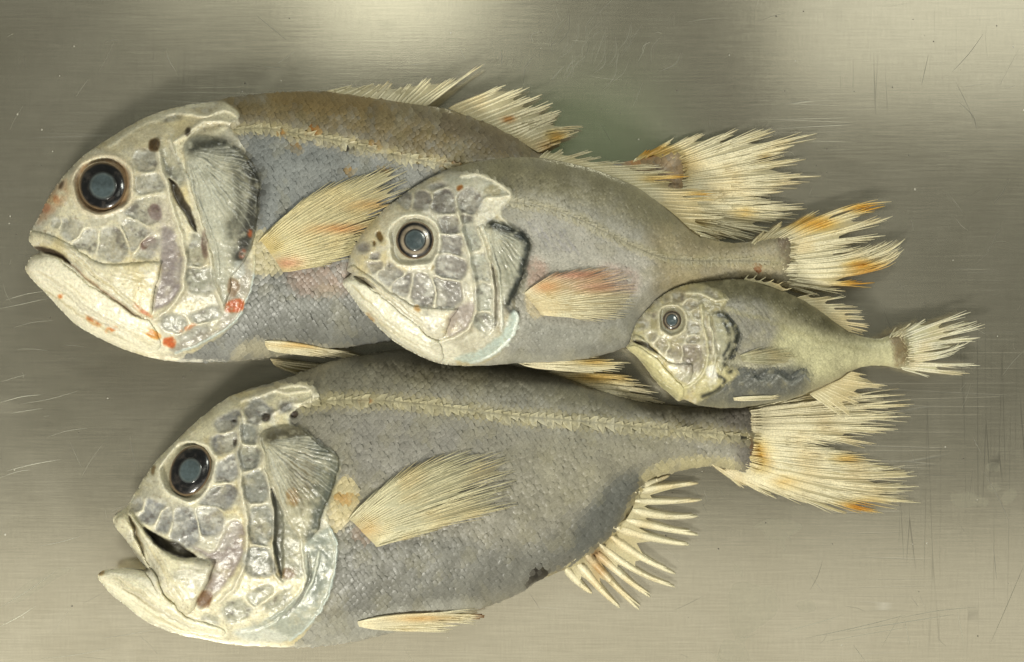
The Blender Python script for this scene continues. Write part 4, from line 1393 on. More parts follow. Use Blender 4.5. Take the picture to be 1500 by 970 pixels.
for k in range(9):
    x = 1070 + k * 11
    f3.slit([(x, 545 + k % 3 * 6), (x + 16, 540 + k % 4 * 5), (x + 34, 543 + k % 3 * 4)], 1.8, 1.8, (70, 74, 72), 0.8)
    f3.ridge([(x + 3, 553 + k % 3 * 6), (x + 16, 549 + k % 4 * 5), (x + 30, 550 + k % 3 * 4)], 1.4, 1.4, (140, 142, 136), 0.6)
for k in range(6):
    f3.slit([(1074 + k * 8, 446), (1090 + k * 8, 470), (1108 + k * 8, 500)], 1.0, 0.8, (136, 132, 126), 0.6)
f3.paint(f3.line([(1062, 450), (1100, 462), (1150, 480), (1200, 498), (1270, 512)], 3, 3), (168, 162, 124), 0.6, 0.4)
hd3 = Cc([(50, 300), (80, 240), (130, 160), (200, 105), (300, 70), (400, 90), (440, 130), (420, 170), (470, 220), (490, 270), (470, 330), (440, 380), (480, 420), (400, 490), (320, 540), (250, 535), (150, 450), (60, 340), (40, 315)])
m = f3.poly(hd3, 3)
f3.paint(m, (202, 194, 150), 0.96, 0.1)
f3.wet(m, 0.9)
f3.lift(m, 1.2)
f3.head_tissue(hd3)
f3.paint(f3.poly(Cc([(90, 200), (200, 100), (320, 75), (420, 110), (430, 200), (400, 380), (330, 420), (240, 300), (140, 250)]), 5), (136, 128, 104), 0.6, 0.9, 9)
f3.cells(Cc, (((205, 122), 5, 5, 0), ((168, 140), 3, 3, 0), ((150, 195), 4, 4, 0), ((112, 228), 7, 6, 0), ((250, 120), 9, 8, 0), ((300, 150), 8, 7, 0), ((150, 280), 8, 6, 30), ((190, 310), 9, 8, 20), ((240, 330), 11, 10, 10),
                      ((300, 340), 12, 14, 0), ((310, 250), 9, 9, 0), ((305, 290), 8, 8, 0), ((350, 220), 5, 12, 0), ((365, 300), 6, 16, 0), ((400, 330), 5, 14, 5), ((330, 190), 7, 6, 0)), (150, 142, 122), depth=2.2, amt=0.7)
m = f3.poly(Cc([(230, 330), (300, 300), (340, 330), (340, 400), (300, 420), (240, 380)]), 5)
f3.paint(m, (140, 130, 122), 0.6, 0.7, 8)
f3.ridge(Cc([(340, 160), (350, 240), (362, 330), (360, 400), (330, 450), (280, 480)]), 2.2, 2.4, (214, 208, 174))
f3.ridge(Cc([(370, 200), (385, 290), (395, 370), (380, 430)]), 1.6, 1.8, (210, 206, 180))
f3.ridge(Cc([(280, 100), (340, 105), (390, 130), (440, 125)]), 2.2, 2.0, (216, 210, 180))
op3 = Cc([(385, 190), (430, 180), (470, 220), (488, 270), (472, 330), (440, 385), (415, 420), (400, 360), (395, 270)])
mo = f3.poly(op3, 3)
f3.paint(mo, (172, 170, 146), 0.8, 0.5)
f3.wet(mo, 1)
for pts, w in (([(410, 190), (450, 200), (475, 240), (486, 280), (468, 340), (440, 380), (450, 410)], 5), ([(425, 215), (450, 250), (455, 300), (430, 350)], 3), ([(400, 430), (430, 450), (400, 490), (350, 510)], 3)):
    f3.paint(f3.line(Cc(pts), w, 3), (48, 52, 48), 0.95, 0.9, 6)
m = f3.ell(*Cc([(380, 415)])[0], 7, 9, 0, 1.5)
f3.paint(m, (236, 234, 222), 0.9)
m = f3.poly(Cc([(50, 318), (100, 310), (170, 370), (240, 440), (290, 470), (260, 525), (170, 460), (90, 370)]), 4)
f3.paint(m, (216, 208, 160), 0.95)
f3.paint(f3.line(Cc([(60, 335), (110, 400), (180, 460), (240, 505)]), 4, 3), (140, 140, 112), 0.5, 0.6)
f3.slit(Cc([(70, 292), (120, 303), (172, 345)]), 2.8, 5, (44, 38, 28))
ec3 = Cc([(226, 212)])[0]
m = f3.ell(ec3[0], ec3[1], 21, 21, 0, 2.5)
f3.lift((m[0], np.exp(-(m[2] / 3) ** 2), None), 2)
f3.paint((m[0], np.exp(-(m[2] / 3) ** 2), None), (214, 208, 180), 0.8)
m = f3.ell(ec3[0], ec3[1], 19, 19, 0, 2)
f3.paint(m, (150, 146, 124), 0.9)
f3.lift(m, -3)
f3.wet(m, 1)

f3.striae(Cc([(60, 325), (120, 390), (190, 450), (260, 500)]), 26, 0.9, 9, ((190, 182, 132), (232, 226, 190), (160, 154, 116)))
# ================================================================== large fish in front
D = CR(120, 540, 2.31)
out4 = [(166, 760), (171, 751), (185, 743), (196, 726), (211, 700), (228, 676), (250, 653), (272, 632), (293, 613), (315, 595), (336, 581), (362, 571), (395, 562), (423, 553), (449, 543), (486, 529), (533, 520), (579, 513), (602, 513), (650, 517),
        (700, 525), (750, 536), (792, 543), (839, 558), (877, 572), (916, 583), (955, 591), (993, 595), (1032, 598), (1070, 598), (1098, 598), (1104, 620), (1106, 650), (1103, 680), (1092, 692), (1070, 688), (1047, 683), (1032, 684), (1017, 686), (997, 690), (974, 695), (955, 701), (941, 711), (931, 733), (916, 757), (897, 784),
        (873, 807), (846, 824), (819, 838), (800, 846), (783, 854), (765, 867), (737, 880), (700, 893), (650, 906), (600, 920), (556, 932), (520, 940), (486, 945), (440, 948), (397, 948), (362, 946), (328, 943), (293, 936), (263, 930), (237, 921),
        (207, 906), (185, 888), (163, 871), (150, 856), (143, 846), (147, 838), (160, 834), (190, 832), (214, 835), (210, 829), (197, 810), (183, 790), (170, 774)]
f4 = Fish('preserved_fish', 'large grey fish in front with its jaws open and yellow lateral line', out4, 1.5, 0.43, 0.27, (56, -0.0455, 0, 300, 0), (143, 140, 128), 4)
f4.paint(f4.poly([(430, 545), (600, 505), (760, 530), (880, 565), (1000, 590), (1000, 605), (860, 595), (740, 585), (600, 570), (480, 575)], 10), (126, 123, 108), 0.85, 0.25)
f4.paint(f4.poly([(500, 600), (640, 610), (700, 650), (640, 700), (540, 700), (500, 660)], 20), (144, 142, 136), 0.8, 0.4, 30)
f4.paint(f4.poly([(500, 780), (640, 780), (780, 800), (900, 700), (930, 720), (850, 815), (740, 870), (560, 900), (490, 890)], 18), (120, 120, 114), 0.88, 0.2, 30)
f4.paint(f4.poly([(780, 640), (900, 640), (960, 660), (880, 720), (800, 760), (740, 720)], 18), (152, 148, 130), 0.7, 0.5, 24)
f4.paint(f4.poly([(840, 780), (900, 700), (945, 700), (910, 770), (850, 820)], 12), (106, 108, 104), 0.85, 0.2)
f4.paint(f4.poly([(440, 910), (520, 900), (640, 880), (700, 890), (520, 942), (430, 950)], 8), (176, 176, 168), 0.7, 0.3)
f4.paint(f4.poly([(940, 690), (1000, 670), (1060, 670), (1100, 690), (1040, 690), (950, 706)], 5), (196, 186, 144), 0.75, 0.4)
f4.paint(f4.poly([(1060, 596), (1104, 596), (1106, 690), (1085, 690), (1065, 640)], 8), (118, 112, 106), 0.7, 0.4)
f4.paint(f4.line([(940, 712), (900, 782), (850, 824), (800, 848)], 5, 4), (186, 172, 128), 0.7, 0.4)
LL4 = [(444, 592), (470, 588), (520, 586), (600, 590), (680, 600), (760, 610), (850, 617), (940, 626), (1030, 634), (1096, 641)]
f4.paint(f4.line(LL4, 11, 8), (178, 168, 126), 0.75, 0.5, 9)
f4.spot((533, 587), 10, 3, (150, 92, 44), 0.85)
f4.spot((790, 840), 12, 9, (40, 36, 32), 0.95, -30)
f4.spot((775, 852), 10, 4, (50, 46, 40), 0.8, -30)
f4.slit([(1068, 638), (1080, 642), (1096, 644)], 3, 3, (54, 52, 46))
f4.spot((1100, 668), 3, 22, (110, 76, 50), 0.7)
hd4 = D([(100, 520), (150, 465), (200, 375), (280, 275), (400, 165), (520, 85), (640, 60), (760, 45), (792, 85), (730, 135), (700, 185), (790, 235), (870, 315), (850, 420), (830, 500), (862, 580), (858, 670), (835, 765), (785, 860), (715, 930),
         (600, 945), (420, 925), (260, 885), (120, 790), (40, 700), (60, 670), (220, 670)])
m = f4.poly(hd4, 3)
f4.paint(m, (230, 224, 194), 0.97)
f4.wet(m, 0.8)
f4.lift(m, 2.0)
f4.head_tissue(hd4)
f4.paint(f4.poly(D([(400, 175), (500, 105), (600, 90), (640, 150), (540, 215), (440, 220)]), 6), (190, 186, 160), 0.6, 0.5)
f4.ridge(D([(540, 110), (640, 75), (740, 55), (782, 75), (770, 110), (710, 120), (660, 140), (600, 180)]), 3.0, 3.0)
f4.ridge(D([(650, 75), (700, 85), (770, 70)]), 2.0, 2.0)
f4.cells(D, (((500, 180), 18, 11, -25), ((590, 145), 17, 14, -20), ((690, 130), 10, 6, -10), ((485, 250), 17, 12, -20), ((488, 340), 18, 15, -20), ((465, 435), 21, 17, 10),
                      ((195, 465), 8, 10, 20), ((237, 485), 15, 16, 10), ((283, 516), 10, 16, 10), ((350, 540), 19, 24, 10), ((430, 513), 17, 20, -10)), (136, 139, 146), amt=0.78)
for c, rx, ry in (((622, 165), 6, 6), ((720, 160), 5, 4), ((517, 252), 3, 6), ((515, 180), 4, 2)):
    m = f4.ell(*D([c])[0], rx, ry, 0, 1.4)
    f4.paint(m, (56, 44, 34), 0.95)
    f4.lift(m, -4)
m = f4.ell(*D([(242, 347)])[0], 4, 7, 20, 1.4)
f4.paint(m, (120, 96, 54), 0.9)
f4.lift(m, -3)
m = f4.poly(D([(380, 605), (450, 620), (500, 520), (548, 540), (542, 640), (480, 740), (410, 805), (395, 790), (440, 700), (440, 655)]), 4)
f4.paint(m, (146, 134, 132), 0.9, 0.4)
f4.wet(m, 1)
f4.lift(m, -3)
f4.spot(D([(415, 780)])[0], 10, 12, (116, 84, 56), 0.85, 30)
f4.paint(f4.poly(D([(450, 560), (520, 500), (530, 560), (470, 620)]), 5), (196, 192, 184), 0.5, 0.7, 8)
f4.ridge(D([(538, 170), (532, 300), (546, 440), (560, 560), (555, 650), (520, 730), (470, 790)]), 3.4, 3.6)
f4.ridge(D([(600, 225), (622, 345), (646, 450), (655, 580), (648, 690), (680, 720)]), 2.6, 3.4)
f4.cells(D, (((566, 220), 12, 12, 0), ((566, 300), 13, 17, 0), ((590, 400), 15, 22, -12), ((608, 530), 16, 26, -4), ((600, 655), 18, 18, 0)), (140, 142, 136))
f4.slit(D([(642, 410), (665, 500), (668, 600), (672, 700)]), 7, 9, (62, 62, 54))
m = f4.poly(D([(660, 440), (700, 520), (735, 580), (750, 700), (700, 712), (672, 690), (675, 560)]), 4)
f4.paint(m, (140, 140, 124), 0.85, 0.5)
f4.spot(D([(700, 690)])[0], 10, 8, (110, 86, 60), 0.8)
f4.ridge(D([(740, 580), (750, 660), (756, 740), (700, 800), (640, 850)]), 1.8, 2.2, (212, 212, 196))
op4 = D([(600, 232), (640, 202), (720, 197), (800, 250), (850, 292), (868, 322), (850, 400), (820, 470), (800, 540), (762, 582), (735, 575), (700, 515), (660, 425), (622, 330)])
mo = f4.poly(op4, 3)
f4.paint(mo, (176, 172, 148), 0.9, 0.3)
f4.wet(mo, 0.9)
cl = full(f4, mo)
f4.paint(f4.line(D([(640, 230), (720, 225), (790, 262)]), 12, 8), (70, 66, 50), 0.9, 0.7, 9)
f4.paint(f4.poly(D([(690, 290), (780, 290), (800, 400), (750, 480), (720, 430)]), 8), (92, 82, 54), 0.75, 0.8, 9)
f4.paint(f4.line(D([(800, 260), (855, 320), (840, 400), (800, 500), (770, 570)]), 8, 6), (66, 74, 68), 0.85, 0.6, 8)
f4.spot(D([(710, 435)])[0], 9, 14, (140, 106, 60), 0.7)
f4.paint(f4.poly(D([(760, 245), (862, 320), (840, 420), (790, 540), (770, 420), (790, 330)]), 7), (86, 92, 82), 0.7, 0.7, 9)
fan(f4, D([(610, 245)])[0], -6, 72, 60, 14, 145, cl)
m = f4.poly(D([(750, 600), (800, 555), (838, 530), (860, 585), (857, 670), (832, 765), (782, 855), (700, 915), (600, 920), (520, 895), (600, 862), (700, 795), (760, 735)]), 3)
f4.paint(m, (170, 176, 166), 0.9, 0.4, 10)
f4.wet(m, 1.0)
f4.paint(f4.poly(D([(780, 600), (830, 580), (835, 680), (790, 790), (770, 740)]), 7), (110, 118, 112), 0.6, 0.7, 10)
f4.ridge(D([(842, 540), (862, 600), (857, 680), (832, 768), (782, 858), (700, 915)]), 1.6, 2.2, PALEBLUE)
f4.ridge(D([(800, 620), (780, 720), (720, 810), (620, 880), (540, 895)]), 1.6, 2.0, (214, 218, 204))
f4.slit(D([(765, 620), (770, 700), (735, 790), (660, 860)]), 2.5, 4, (96, 96, 84), 0.8)
m = f4.poly(D([(520, 885), (620, 880), (700, 905), (620, 930), (540, 920)]), 4)
f4.paint(m, (226, 228, 216), 0.8, 0.3)
f4.cells(D, (((600, 770), 20, 10, -30), ((530, 815), 20, 12, -20), ((660, 790), 18, 8, -30), ((430, 850), 10, 6, 0)), (176, 176, 160))
m = f4.poly(D([(60, 695), (200, 682), (240, 730), (340, 830), (490, 885), (470, 915), (330, 890), (200, 835), (80, 735)]), 4)
f4.paint(m, (246, 242, 216), 0.92, 0.1)
f4.paint(f4.line(D([(95, 690), (180, 700), (260, 760)]), 6, 5), (236, 232, 214), 0.7)
f4.spot(D([(65, 690)])[0], 5, 5, (150, 116, 70), 0.6)
m = f4.poly(D([(212, 538), (262, 566), (330, 594), (390, 640), (345, 642), (290, 622), (248, 596), (220, 562)]), 2)
f4.paint(m, (44, 38, 30), 0.97)
f4.lift(m, -12)
m = f4.poly(D([(160, 502), (176, 522), (203, 590), (216, 636), (196, 600), (168, 540)]), 2)
f4.paint(m, (112, 98, 66), 0.9)
f4.lift(m, -5)
m = f4.poly(D([(442, 655), (462, 690), (440, 750), (412, 806), (388, 800), (420, 740)]), 3)
f4.paint(m, (124, 102, 84), 0.6, 0.8)
f4.lift(m, -0.5)
f4.wet(m, 0.2)
f4.spot(D([(330, 612)])[0], 9, 4, (150, 150, 142), 0.7, 25)
ec4 = D([(362, 345)])[0]
m = f4.ell(ec4[0] - 2, ec4[1], 37, 43, 25, 3)
f4.lift((m[0], np.exp(-(m[2] / 4) ** 2), None), 3.2)
f4.paint((m[0], np.exp(-(m[2] / 4) ** 2), None), BONE, 0.8)
m = f4.ell(ec4[0] - 1, ec4[1], 35, 41, 25, 3)
f4.paint(m, (176, 170, 146), 0.9)
f4.lift(m, -7)
f4.wet(m, 1)
f4.paint(f4.poly(D([(845, 425), (900, 365), (932, 415), (920, 480), (875, 545), (840, 515)]), 4), (214, 200, 156), 0.9, 0.2)
f4.spot(D([(890, 440)])[0], 14, 9, (190, 140, 70), 0.7, -10)
f4.spot(D([(940, 560)])[0], 16, 14, (140, 116, 96), 0.6, 20)

f4.striae(D([(70, 705), (160, 740), (260, 810), (380, 870), (480, 900)]), 40, 1.2, 15)
f4.striae(D([(180, 520), (240, 620), (300, 730), (350, 815)]), 24, 1.0, 9)
f4.striae(D([(300, 680), (380, 690), (430, 690)]), 14, 0.9, 22)
# ================================================================== surfaces, uppermost first
f1.sockets.append((ec1, 39, 39, 0, 7))
f2.sockets.append((ec2, 33, 33, 0, 4))
f3.sockets.append((ec3, 18, 18, 0, 3))
f4.sockets.append(((ec4[0] - 1, ec4[1]), 34, 41, 25, 7))
f3.finish()
f2.finish((f3,))
f1.finish((f2,))
f4.finish((f2, f3))
for f in (f1, f2, f3, f4):
    f.build_body()

# --- jaws and gill covers
f1.plate('lower_jaw', A([(44, 605), (75, 580), (120, 580), (180, 615), (300, 705), (435, 797), (470, 812), (500, 850), (510, 905), (430, 912), (330, 880), (220, 822), (110, 715), (48, 650)]), 4.5, 7, 2)
f1.plate('upper_jaw', A([(58, 500), (90, 495), (180, 535), (250, 582), (320, 606), (500, 601), (512, 612), (492, 700), (478, 782), (452, 797), (405, 772), (330, 705), (250, 645), (170, 575), (95, 548), (60, 532)]), 6, 6, 3)
f1.plate('gill_cover', op1, 4.0, 4, 2)
f2.plate('lower_jaw', B([(42, 562), (80, 545), (180, 600), (300, 705), (430, 802), (470, 830), (490, 890), (470, 912), (400, 890), (260, 808), (130, 682)]), 4, 6, 2)
f2.plate('upper_jaw', B([(60, 492), (90, 490), (160, 540), (250, 602), (350, 662), (528, 672), (540, 690), (500, 760), (478, 800), (420, 790), (300, 692), (200, 602), (100, 532), (62, 515)]), 5, 5, 2)
f2.plate('gill_cover', op2, 3.5, 4, 2)
f3.plate('lower_jaw', Cc([(50, 318), (100, 314), (165, 366), (235, 440), (275, 478), (258, 522), (170, 458), (92, 362)]), 3, 4, 1)
f3.plate('upper_jaw', Cc([(62, 290), (80, 268), (120, 290), (170, 340), (230, 380), (300, 382), (308, 420), (288, 462), (240, 445), (165, 352), (110, 305), (80, 292)]), 3.5, 4, 1)
f3.plate('gill_cover', op3, 2.5, 3, 1)
f4.plate('lower_jaw', D([(60, 697), (100, 685), (195, 684), (240, 732), (290, 785), (345, 832), (420, 862), (488, 888), (470, 912), (400, 902), (280, 868), (160, 800), (75, 728)]), 5, 7, 2)
f4.plate('premaxilla', D([(106, 520), (120, 500), (142, 490), (158, 520), (190, 590), (240, 690), (300, 800), (280, 790), (215, 690), (150, 600), (112, 556)]), 9, 7, 2)
f4.plate('upper_jaw', D([(162, 485), (190, 522), (235, 570), (300, 632), (380, 652), (438, 658), (446, 678), (402, 770), (362, 828), (332, 820), (285, 765), (240, 670), (200, 578), (168, 510)]), 11, 8, 4)
f4.plate('gill_cover', op4, 4.0, 4, 2)

# --- eyes
f1.eye(ec1, 35, 35.5, 0, (21, 21), height=13, sink=-1, lens_off=(0, 0), gold=(37.5, 37.5))
f2.eye(ec2, 28, 28, 0, (16, 16), (21.5, 21.5), 10, 2)
f3.eye(ec3, 14, 14.5, 0, (8.6, 9), (11, 11.4), 6, 1.2)
f4.eye((ec4[0] + 2, ec4[1]), 29, 39, 25, (17, 20), height=13, sink=-1, lens_off=(-0.5, 0))

# --- scales and lateral lines
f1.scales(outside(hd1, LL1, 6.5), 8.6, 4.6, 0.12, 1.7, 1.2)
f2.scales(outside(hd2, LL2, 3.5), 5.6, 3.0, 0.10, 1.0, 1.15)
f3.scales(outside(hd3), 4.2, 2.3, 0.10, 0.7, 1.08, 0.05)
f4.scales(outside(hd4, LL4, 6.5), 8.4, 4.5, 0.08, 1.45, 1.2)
f1.scutes(LL1[:8], 13, 8)
f2.scutes(LL2, 9.5, 6, 2.4, (202, 195, 168))
f4.scutes(LL4, 12.5, 9)

# ================================================================== fins
OR = (212, 146, 44)
# fish 1
f1.fin('dorsal_fin', [(476, 136, 515, 126), (510, 140, 548, 121), (545, 146, 575, 116), (575, 150, 600, 121), (590, 152, 632, 111), (606, 154, 668, 113), (624, 156, 710, 94, 668, 118)], 13, 6, 1.2, 0.93, ramp_z(38, 30, 1, 6, 1), fray=1, clump=0.55, seed=1)
f1.fin('soft_dorsal_fin', [(657, 159, 742, 124), (676, 167, 780, 124), (700, 177, 795, 138), (718, 185, 812, 150), (735, 193, 828, 161), (750, 200, 818, 168), (765, 208, 857, 187, 812, 182), (778, 217, 852, 193), (788, 223, 822, 207)], 15, 6, 1.4, 0.9, ramp_z(32, 22, 1, 6, 2), fray=2, clump=0.6, seed=2,
       stains=[(745, 175, 8, 4, (170, 100, 40), 0.8), (815, 200, 12, 8, OR, 0.6), (800, 215, 14, 8, (190, 150, 90), 0.7)])
f1.fin('caudal_fin', [(930, 236, 948, 221), (945, 230, 985, 204), (960, 226, 1033, 195), (985, 232, 1083, 189), (990, 240, 1147, 184), (992, 248, 1203, 194), (993, 255, 1170, 214), (994, 262, 1182, 232), (995, 270, 1203, 255), (995, 278, 1183, 267), (995, 288, 1150, 280), (994, 296, 1147, 295),
       (992, 304, 1190, 305), (990, 312, 1165, 320), (985, 318, 1140, 340), (975, 322, 1110, 354), (955, 326, 1060, 356)], 44, 5, 0.9, 0.93, off_body(f1, 20, 7, 0.8, 5, 3), inset=7, fray=2, clump=0.45, seed=3, jit=3, thin1=0.6,
       stains=[(955, 222, 30, 10, OR, 0.8), (1005, 245, 20, 20, (180, 150, 90), 0.5), (1010, 320, 25, 18, OR, 0.4), (1090, 312, 14, 8, OR, 0.4), (1120, 230, 8, 8, (180, 150, 90), 0.6)])
f1.fin('pectoral_fin', [(378, 355, 420, 317, 395, 338), (380, 352, 466, 280, 420, 312), (383, 354, 530, 256, 440, 292), (388, 360, 590, 245, 470, 300), (393, 367, 600, 272, 480, 320), (398, 374, 580, 310, 480, 345), (404, 382, 560, 345, 480, 368), (409, 390, 530, 372, 470, 384), (414, 398, 470, 388, 440, 396)], 26, 4.2, 0.8, 0.95, on_body(f1, 4, 9, 4), fray=2, seed=4, thin0=0.0, thin1=0.25,
       stains=[(500, 335, 40, 6, (220, 130, 70), 0.5), (540, 300, 30, 6, (220, 140, 70), 0.4), (420, 385, 20, 8, (200, 120, 90), 0.5), (395, 360, 18, 18, (216, 186, 110), 0.6)], col=(206, 197, 156), rcol=(220, 210, 168))
f1.fin('pelvic_fin', [(388, 500, 531, 523, 450, 504), (388, 504, 520, 524, 445, 512), (390, 508, 500, 522, 440, 518), (392, 511, 470, 521, 430, 519)], 5, 6, 1.4, 0.95, on_body(f1, 5, 4, 2), seed=5, thin1=0.1, stains=[(460, 505, 50, 4, (214, 150, 70), 0.5)])
f1.fin('pelvic_fin', [(396, 526, 470, 534, 430, 530), (398, 529, 505, 540, 450, 540), (400, 532, 440, 548, 420, 544)], 4, 5, 1.2, 0.95, ramp_z(30, 16), seed=6, thin1=0.2, col=(190, 176, 130))
# fish 2
f2.fin('dorsal_fin', [(790, 232, 803, 220), (803, 233, 826, 218), (815, 235, 868, 221), (835, 239, 880, 229), (852, 243, 916, 237), (870, 249, 974, 245), (885, 254, 990, 251), (905, 262, 1020, 259), (925, 271, 988, 266), (940, 280, 1050, 283), (955, 290, 1052, 292), (972, 302, 1062, 309), (990, 316, 1066, 317), (1008, 333, 1058, 345), (1026, 345, 1050, 352)], 24, 4.2, 0.8, 0.62, ramp_z(72, 44, 1, 5, 5), fray=1, clump=0.6, seed=11, fringe=0.18,
       stains=[(1000, 258, 20, 6, OR, 0.7), (1030, 285, 20, 6, OR, 0.5), (960, 262, 20, 5, OR, 0.3)])
f2.fin('caudal_fin', [(1104, 354, 1120, 338), (1118, 350, 1145, 326), (1135, 346, 1200, 305), (1150, 347, 1312, 291, 1230, 296), (1152, 351, 1305, 297, 1235, 312), (1152, 357, 1310, 316, 1262, 334), (1152, 363, 1300, 345, 1230, 350), (1153, 370, 1262, 353), (1153, 378, 1272, 364), (1153, 384, 1316, 352, 1262, 384), (1153, 390, 1332, 349, 1282, 392), (1153, 396, 1335, 362, 1292, 400), (1152, 402, 1326, 372, 1288, 412),
       (1150, 408, 1285, 414, 1225, 420), (1146, 413, 1240, 428, 1195, 424), (1140, 416, 1200, 433)], 34, 4.6, 0.9, 0.7, off_body(f2, 40, 20, 0.9, 5, 6), inset=9, fray=2, clump=0.8, seed=12, jit=3,
       stains=[(1290, 402, 36, 12, (214, 132, 34), 0.8), (1262, 415, 30, 8, OR, 0.8), (1190, 328, 30, 10, (214, 138, 30), 0.8), (1270, 304, 30, 7, (214, 138, 30), 0.7), (1262, 388, 18, 6, (214, 138, 30), 0.8)])
f2.fin('pectoral_fin', [(768, 430, 820, 398, 790, 412), (770, 432, 876, 391, 815, 405), (774, 437, 902, 396, 830, 415), (778, 442, 928, 408, 845, 425), (782, 447, 934, 430, 850, 438), (786, 452, 930, 452, 850, 450), (790, 457, 912, 470, 845, 460), (792, 461, 860, 467, 825, 464)], 20, 3.0, 0.6, 0.96, on_body(f2, 3.5, 6, 3), fray=2, seed=13, thin0=0.0, thin1=0.7,
       stains=[(850, 402, 50, 8, (204, 120, 100), 0.5), (880, 420, 40, 8, (204, 124, 108), 0.4), (800, 420, 20, 8, (216, 140, 90), 0.5)], col=(210, 196, 156))
f2.fin('pelvic_fin', [(757, 529, 900, 527, 820, 524), (758, 531, 925, 531, 830, 530), (762, 533, 905, 540, 830, 538), (768, 535, 870, 545, 820, 543)], 6, 5, 1.2, 0.95, ramp_z(88, 66, 1, 3, 7), seed=14, thin1=0.15, stains=[(870, 530, 25, 5, OR, 0.4)])
# fish 3
f3.fin('spiny_dorsal_fin', [(1090, 411, 1097, 402), (1100, 412, 1109, 403), (1110, 414, 1121, 406), (1121, 417, 1133, 409), (1133, 421, 1146, 414), (1145, 426, 1160, 422)], None, 2.4, 0.6, 0.5, ramp_z(70, 70), fray=0, seed=21, rcol=(214, 206, 170))
f3.fin('dorsal_fin', [(1168, 436, 1196, 430), (1180, 443, 1240, 435), (1190, 449, 1258, 449), (1200, 456, 1270, 457), (1210, 463, 1271, 466), (1220, 470, 1277, 478), (1230, 477, 1273, 485), (1242, 485, 1266, 491)], 11, 2.6, 0.7, 0.5, ramp_z(55, 42), fray=1, clump=0.5, seed=22, fringe=0.1, thin1=0.6)
f3.fin('caudal_fin', [(1306, 490, 1312, 480), (1314, 489, 1335, 475), (1322, 490, 1356, 467), (1328, 493, 1426, 457, 1370, 472), (1330, 499, 1437, 469, 1380, 484), (1332, 504, 1453, 473, 1395, 490), (1333, 510, 1443, 496, 1380, 500), (1333, 515, 1395, 504), (1334, 520, 1428, 499, 1395, 520), (1334, 526, 1410, 512, 1380, 526), (1332, 532, 1437, 535, 1380, 534), (1330, 537, 1424, 549, 1375, 544), (1324, 541, 1362, 552)], 18, 4.0, 0.9, 0.5, off_body(f3, 38, 27, 1, 4, 8), inset=9, fray=2, clump=0.9, seed=23, jit=2, thin1=0.45,
       col=(224, 220, 184), rcol=(236, 232, 208))
f3.fin('anal_fin', [(1186, 577, 1236, 612), (1195, 573, 1252, 611), (1204, 569, 1264, 596), (1213, 564, 1264, 585), (1222, 560, 1300, 567), (1231, 556, 1303, 568), (1240, 549, 1276, 557), (1246, 545, 1270, 550)], 12, 2.4, 0.6, 0.72, ramp_z(52, 34), fray=1, clump=0.5, seed=24, thin1=0.5)
f3.fin('pelvic_fin', [(1074, 583, 1143, 580, 1110, 580), (1075, 586, 1140, 583, 1110, 586)], 3, 3.5, 1.0, 0.95, on_body(f3, 3, 2, 2), fray=0, seed=25, thin1=0.1, col=(206, 200, 160))
f3.fin('pectoral_fin', [(1083, 521, 1118, 508), (1084, 522, 1140, 509), (1085, 524, 1162, 516), (1086, 526, 1168, 524), (1087, 528, 1150, 532), (1087, 529, 1120, 534)], 12, 1.2, 0.5, 0.95, on_body(f3, 2, 2, 2), fray=0, seed=26, thin0=0.4, thin1=0.7, col=(176, 172, 140), rcol=(190, 186, 156))
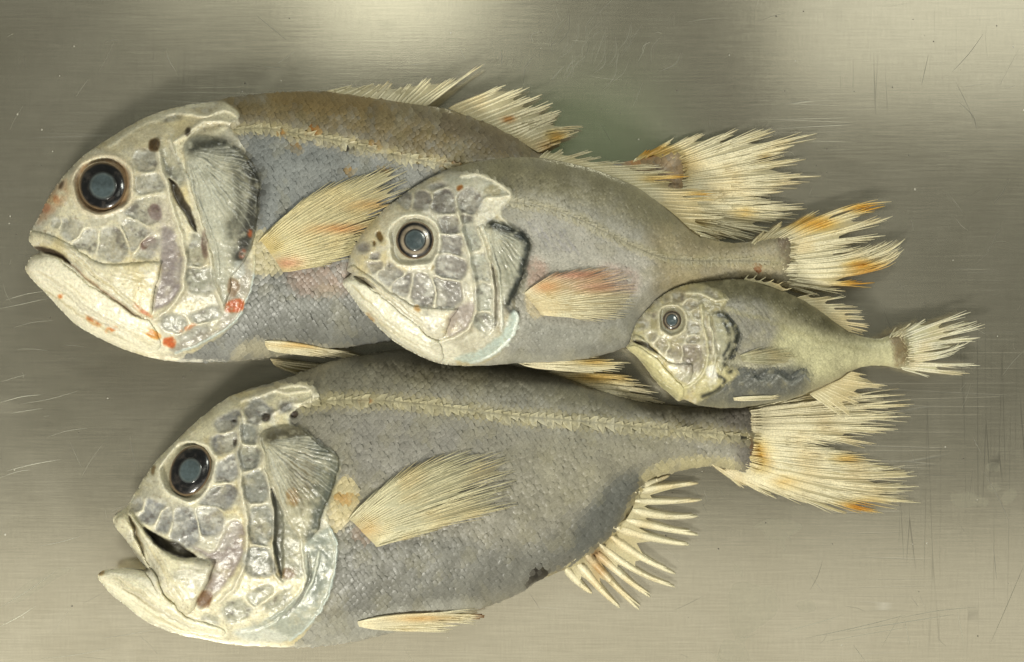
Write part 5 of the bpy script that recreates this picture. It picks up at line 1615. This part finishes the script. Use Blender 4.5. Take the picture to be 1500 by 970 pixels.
# fish 4
f4.fin('dorsal_fin', [(800, 546, 900, 541, 850, 538), (815, 550, 937, 556, 870, 546), (835, 557, 955, 567, 890, 556), (855, 564, 966, 577, 910, 566), (880, 573, 976, 590, 925, 578), (905, 580, 960, 594)], 12, 5.5, 1.0, 0.85, ramp_z(31, 26, 1, 3, 9), fray=2, clump=0.7, seed=31, stains=[(880, 553, 40, 8, OR, 0.5)], thin1=0.1)
f4.fin('caudal_fin', [(1096, 600, 1180, 578, 1130, 588), (1098, 602, 1330, 577, 1210, 584), (1100, 608, 1341, 591, 1215, 596), (1101, 616, 1338, 610, 1215, 612), (1102, 624, 1322, 631, 1210, 624), (1102, 632, 1284, 652, 1195, 636), (1102, 640, 1230, 650, 1165, 644), (1102, 648, 1230, 660, 1165, 652), (1102, 654, 1270, 670, 1190, 658), (1102, 660, 1292, 677, 1200, 668), (1101, 666, 1322, 687, 1215, 682),
       (1100, 672, 1348, 693, 1240, 706), (1098, 678, 1350, 713, 1240, 722), (1094, 684, 1357, 741, 1220, 732), (1088, 688, 1300, 755, 1195, 735), (1078, 690, 1245, 754, 1160, 728), (1066, 689, 1187, 740, 1125, 718), (1056, 687, 1136, 730, 1095, 712), (1050, 685, 1090, 715)], 56, 4.6, 0.8, 0.93, off_body(f4, 18, 5, 0.8, 4, 10), inset=9, fray=2, clump=0.5, seed=32, jit=3, thin1=0.65, fringe=0.09,
       stains=[(1262, 743, 26, 8, (214, 138, 30), 0.9), (1112, 668, 12, 18, OR, 0.7), (1150, 706, 16, 10, (214, 170, 90), 0.5), (1240, 672, 16, 6, OR, 0.4)])
E = CR(800, 540, 2.586)


def er(a, b, c=None):
    p = E([a, b] + ([c] if c else []))
    return tuple(p.ravel())


f4.fin('anal_fin', [er((372, 440), (470, 402)), er((365, 462), (575, 437), (470, 440)), er((355, 500), (590, 497), (480, 508)), er((340, 535), (575, 560), (460, 570)), er((320, 575), (575, 631), (450, 606)), er((285, 605), (540, 668), (410, 650)), er((255, 640), (490, 774), (370, 730)),
       er((220, 672), (487, 828), (330, 780)), er((190, 692), (395, 866), (290, 790)), er((160, 708), (352, 912), (245, 810)), er((120, 732), (276, 905), (200, 830)), er((80, 755), (176, 850), (120, 815))], None, 13, 2.4, 0.56, off_body(f4, 24, 8, 1, 4, 11), inset=12, fray=1, seed=33, fringe=0.13, thin1=0.1, ridge_h=0.3,
       stains=[(880, 830, 12, 16, (170, 120, 66), 0.6), (872, 812, 8, 8, (140, 96, 60), 0.6)])
f4.fin('pectoral_fin', [(510, 762, 556, 718, 530, 738), (513, 762, 616, 676, 560, 716), (517, 765, 690, 660, 590, 690), (521, 769, 726, 664, 605, 702), (526, 774, 748, 676, 620, 716), (530, 779, 757, 702, 630, 734), (535, 784, 740, 715, 625, 752), (540, 789, 760, 739, 640, 764), (544, 793, 715, 751, 620, 776), (548, 797, 649, 774, 595, 788), (551, 801, 593, 786, 570, 795)], 26, 4.0, 0.7, 0.95, on_body(f4, 4, 9, 4), fray=2, seed=34, thin0=0.0, thin1=0.75, jit=2,
       rcol=(214, 208, 174), col=(200, 196, 162), stains=[(535, 775, 22, 14, (206, 160, 90), 0.6)])
f4.fin('pelvic_fin', [(524, 911, 709, 902, 610, 893), (524, 913, 708, 904, 620, 902), (525, 915, 700, 908, 620, 912), (526, 917, 660, 922, 590, 926)], 7, 6, 1.4, 0.97, on_body(f4, 5, 6, 3), seed=35, thin1=0.05, stains=[(620, 905, 40, 5, (220, 160, 90), 0.5), (706, 902, 6, 6, (110, 60, 30), 0.9)])
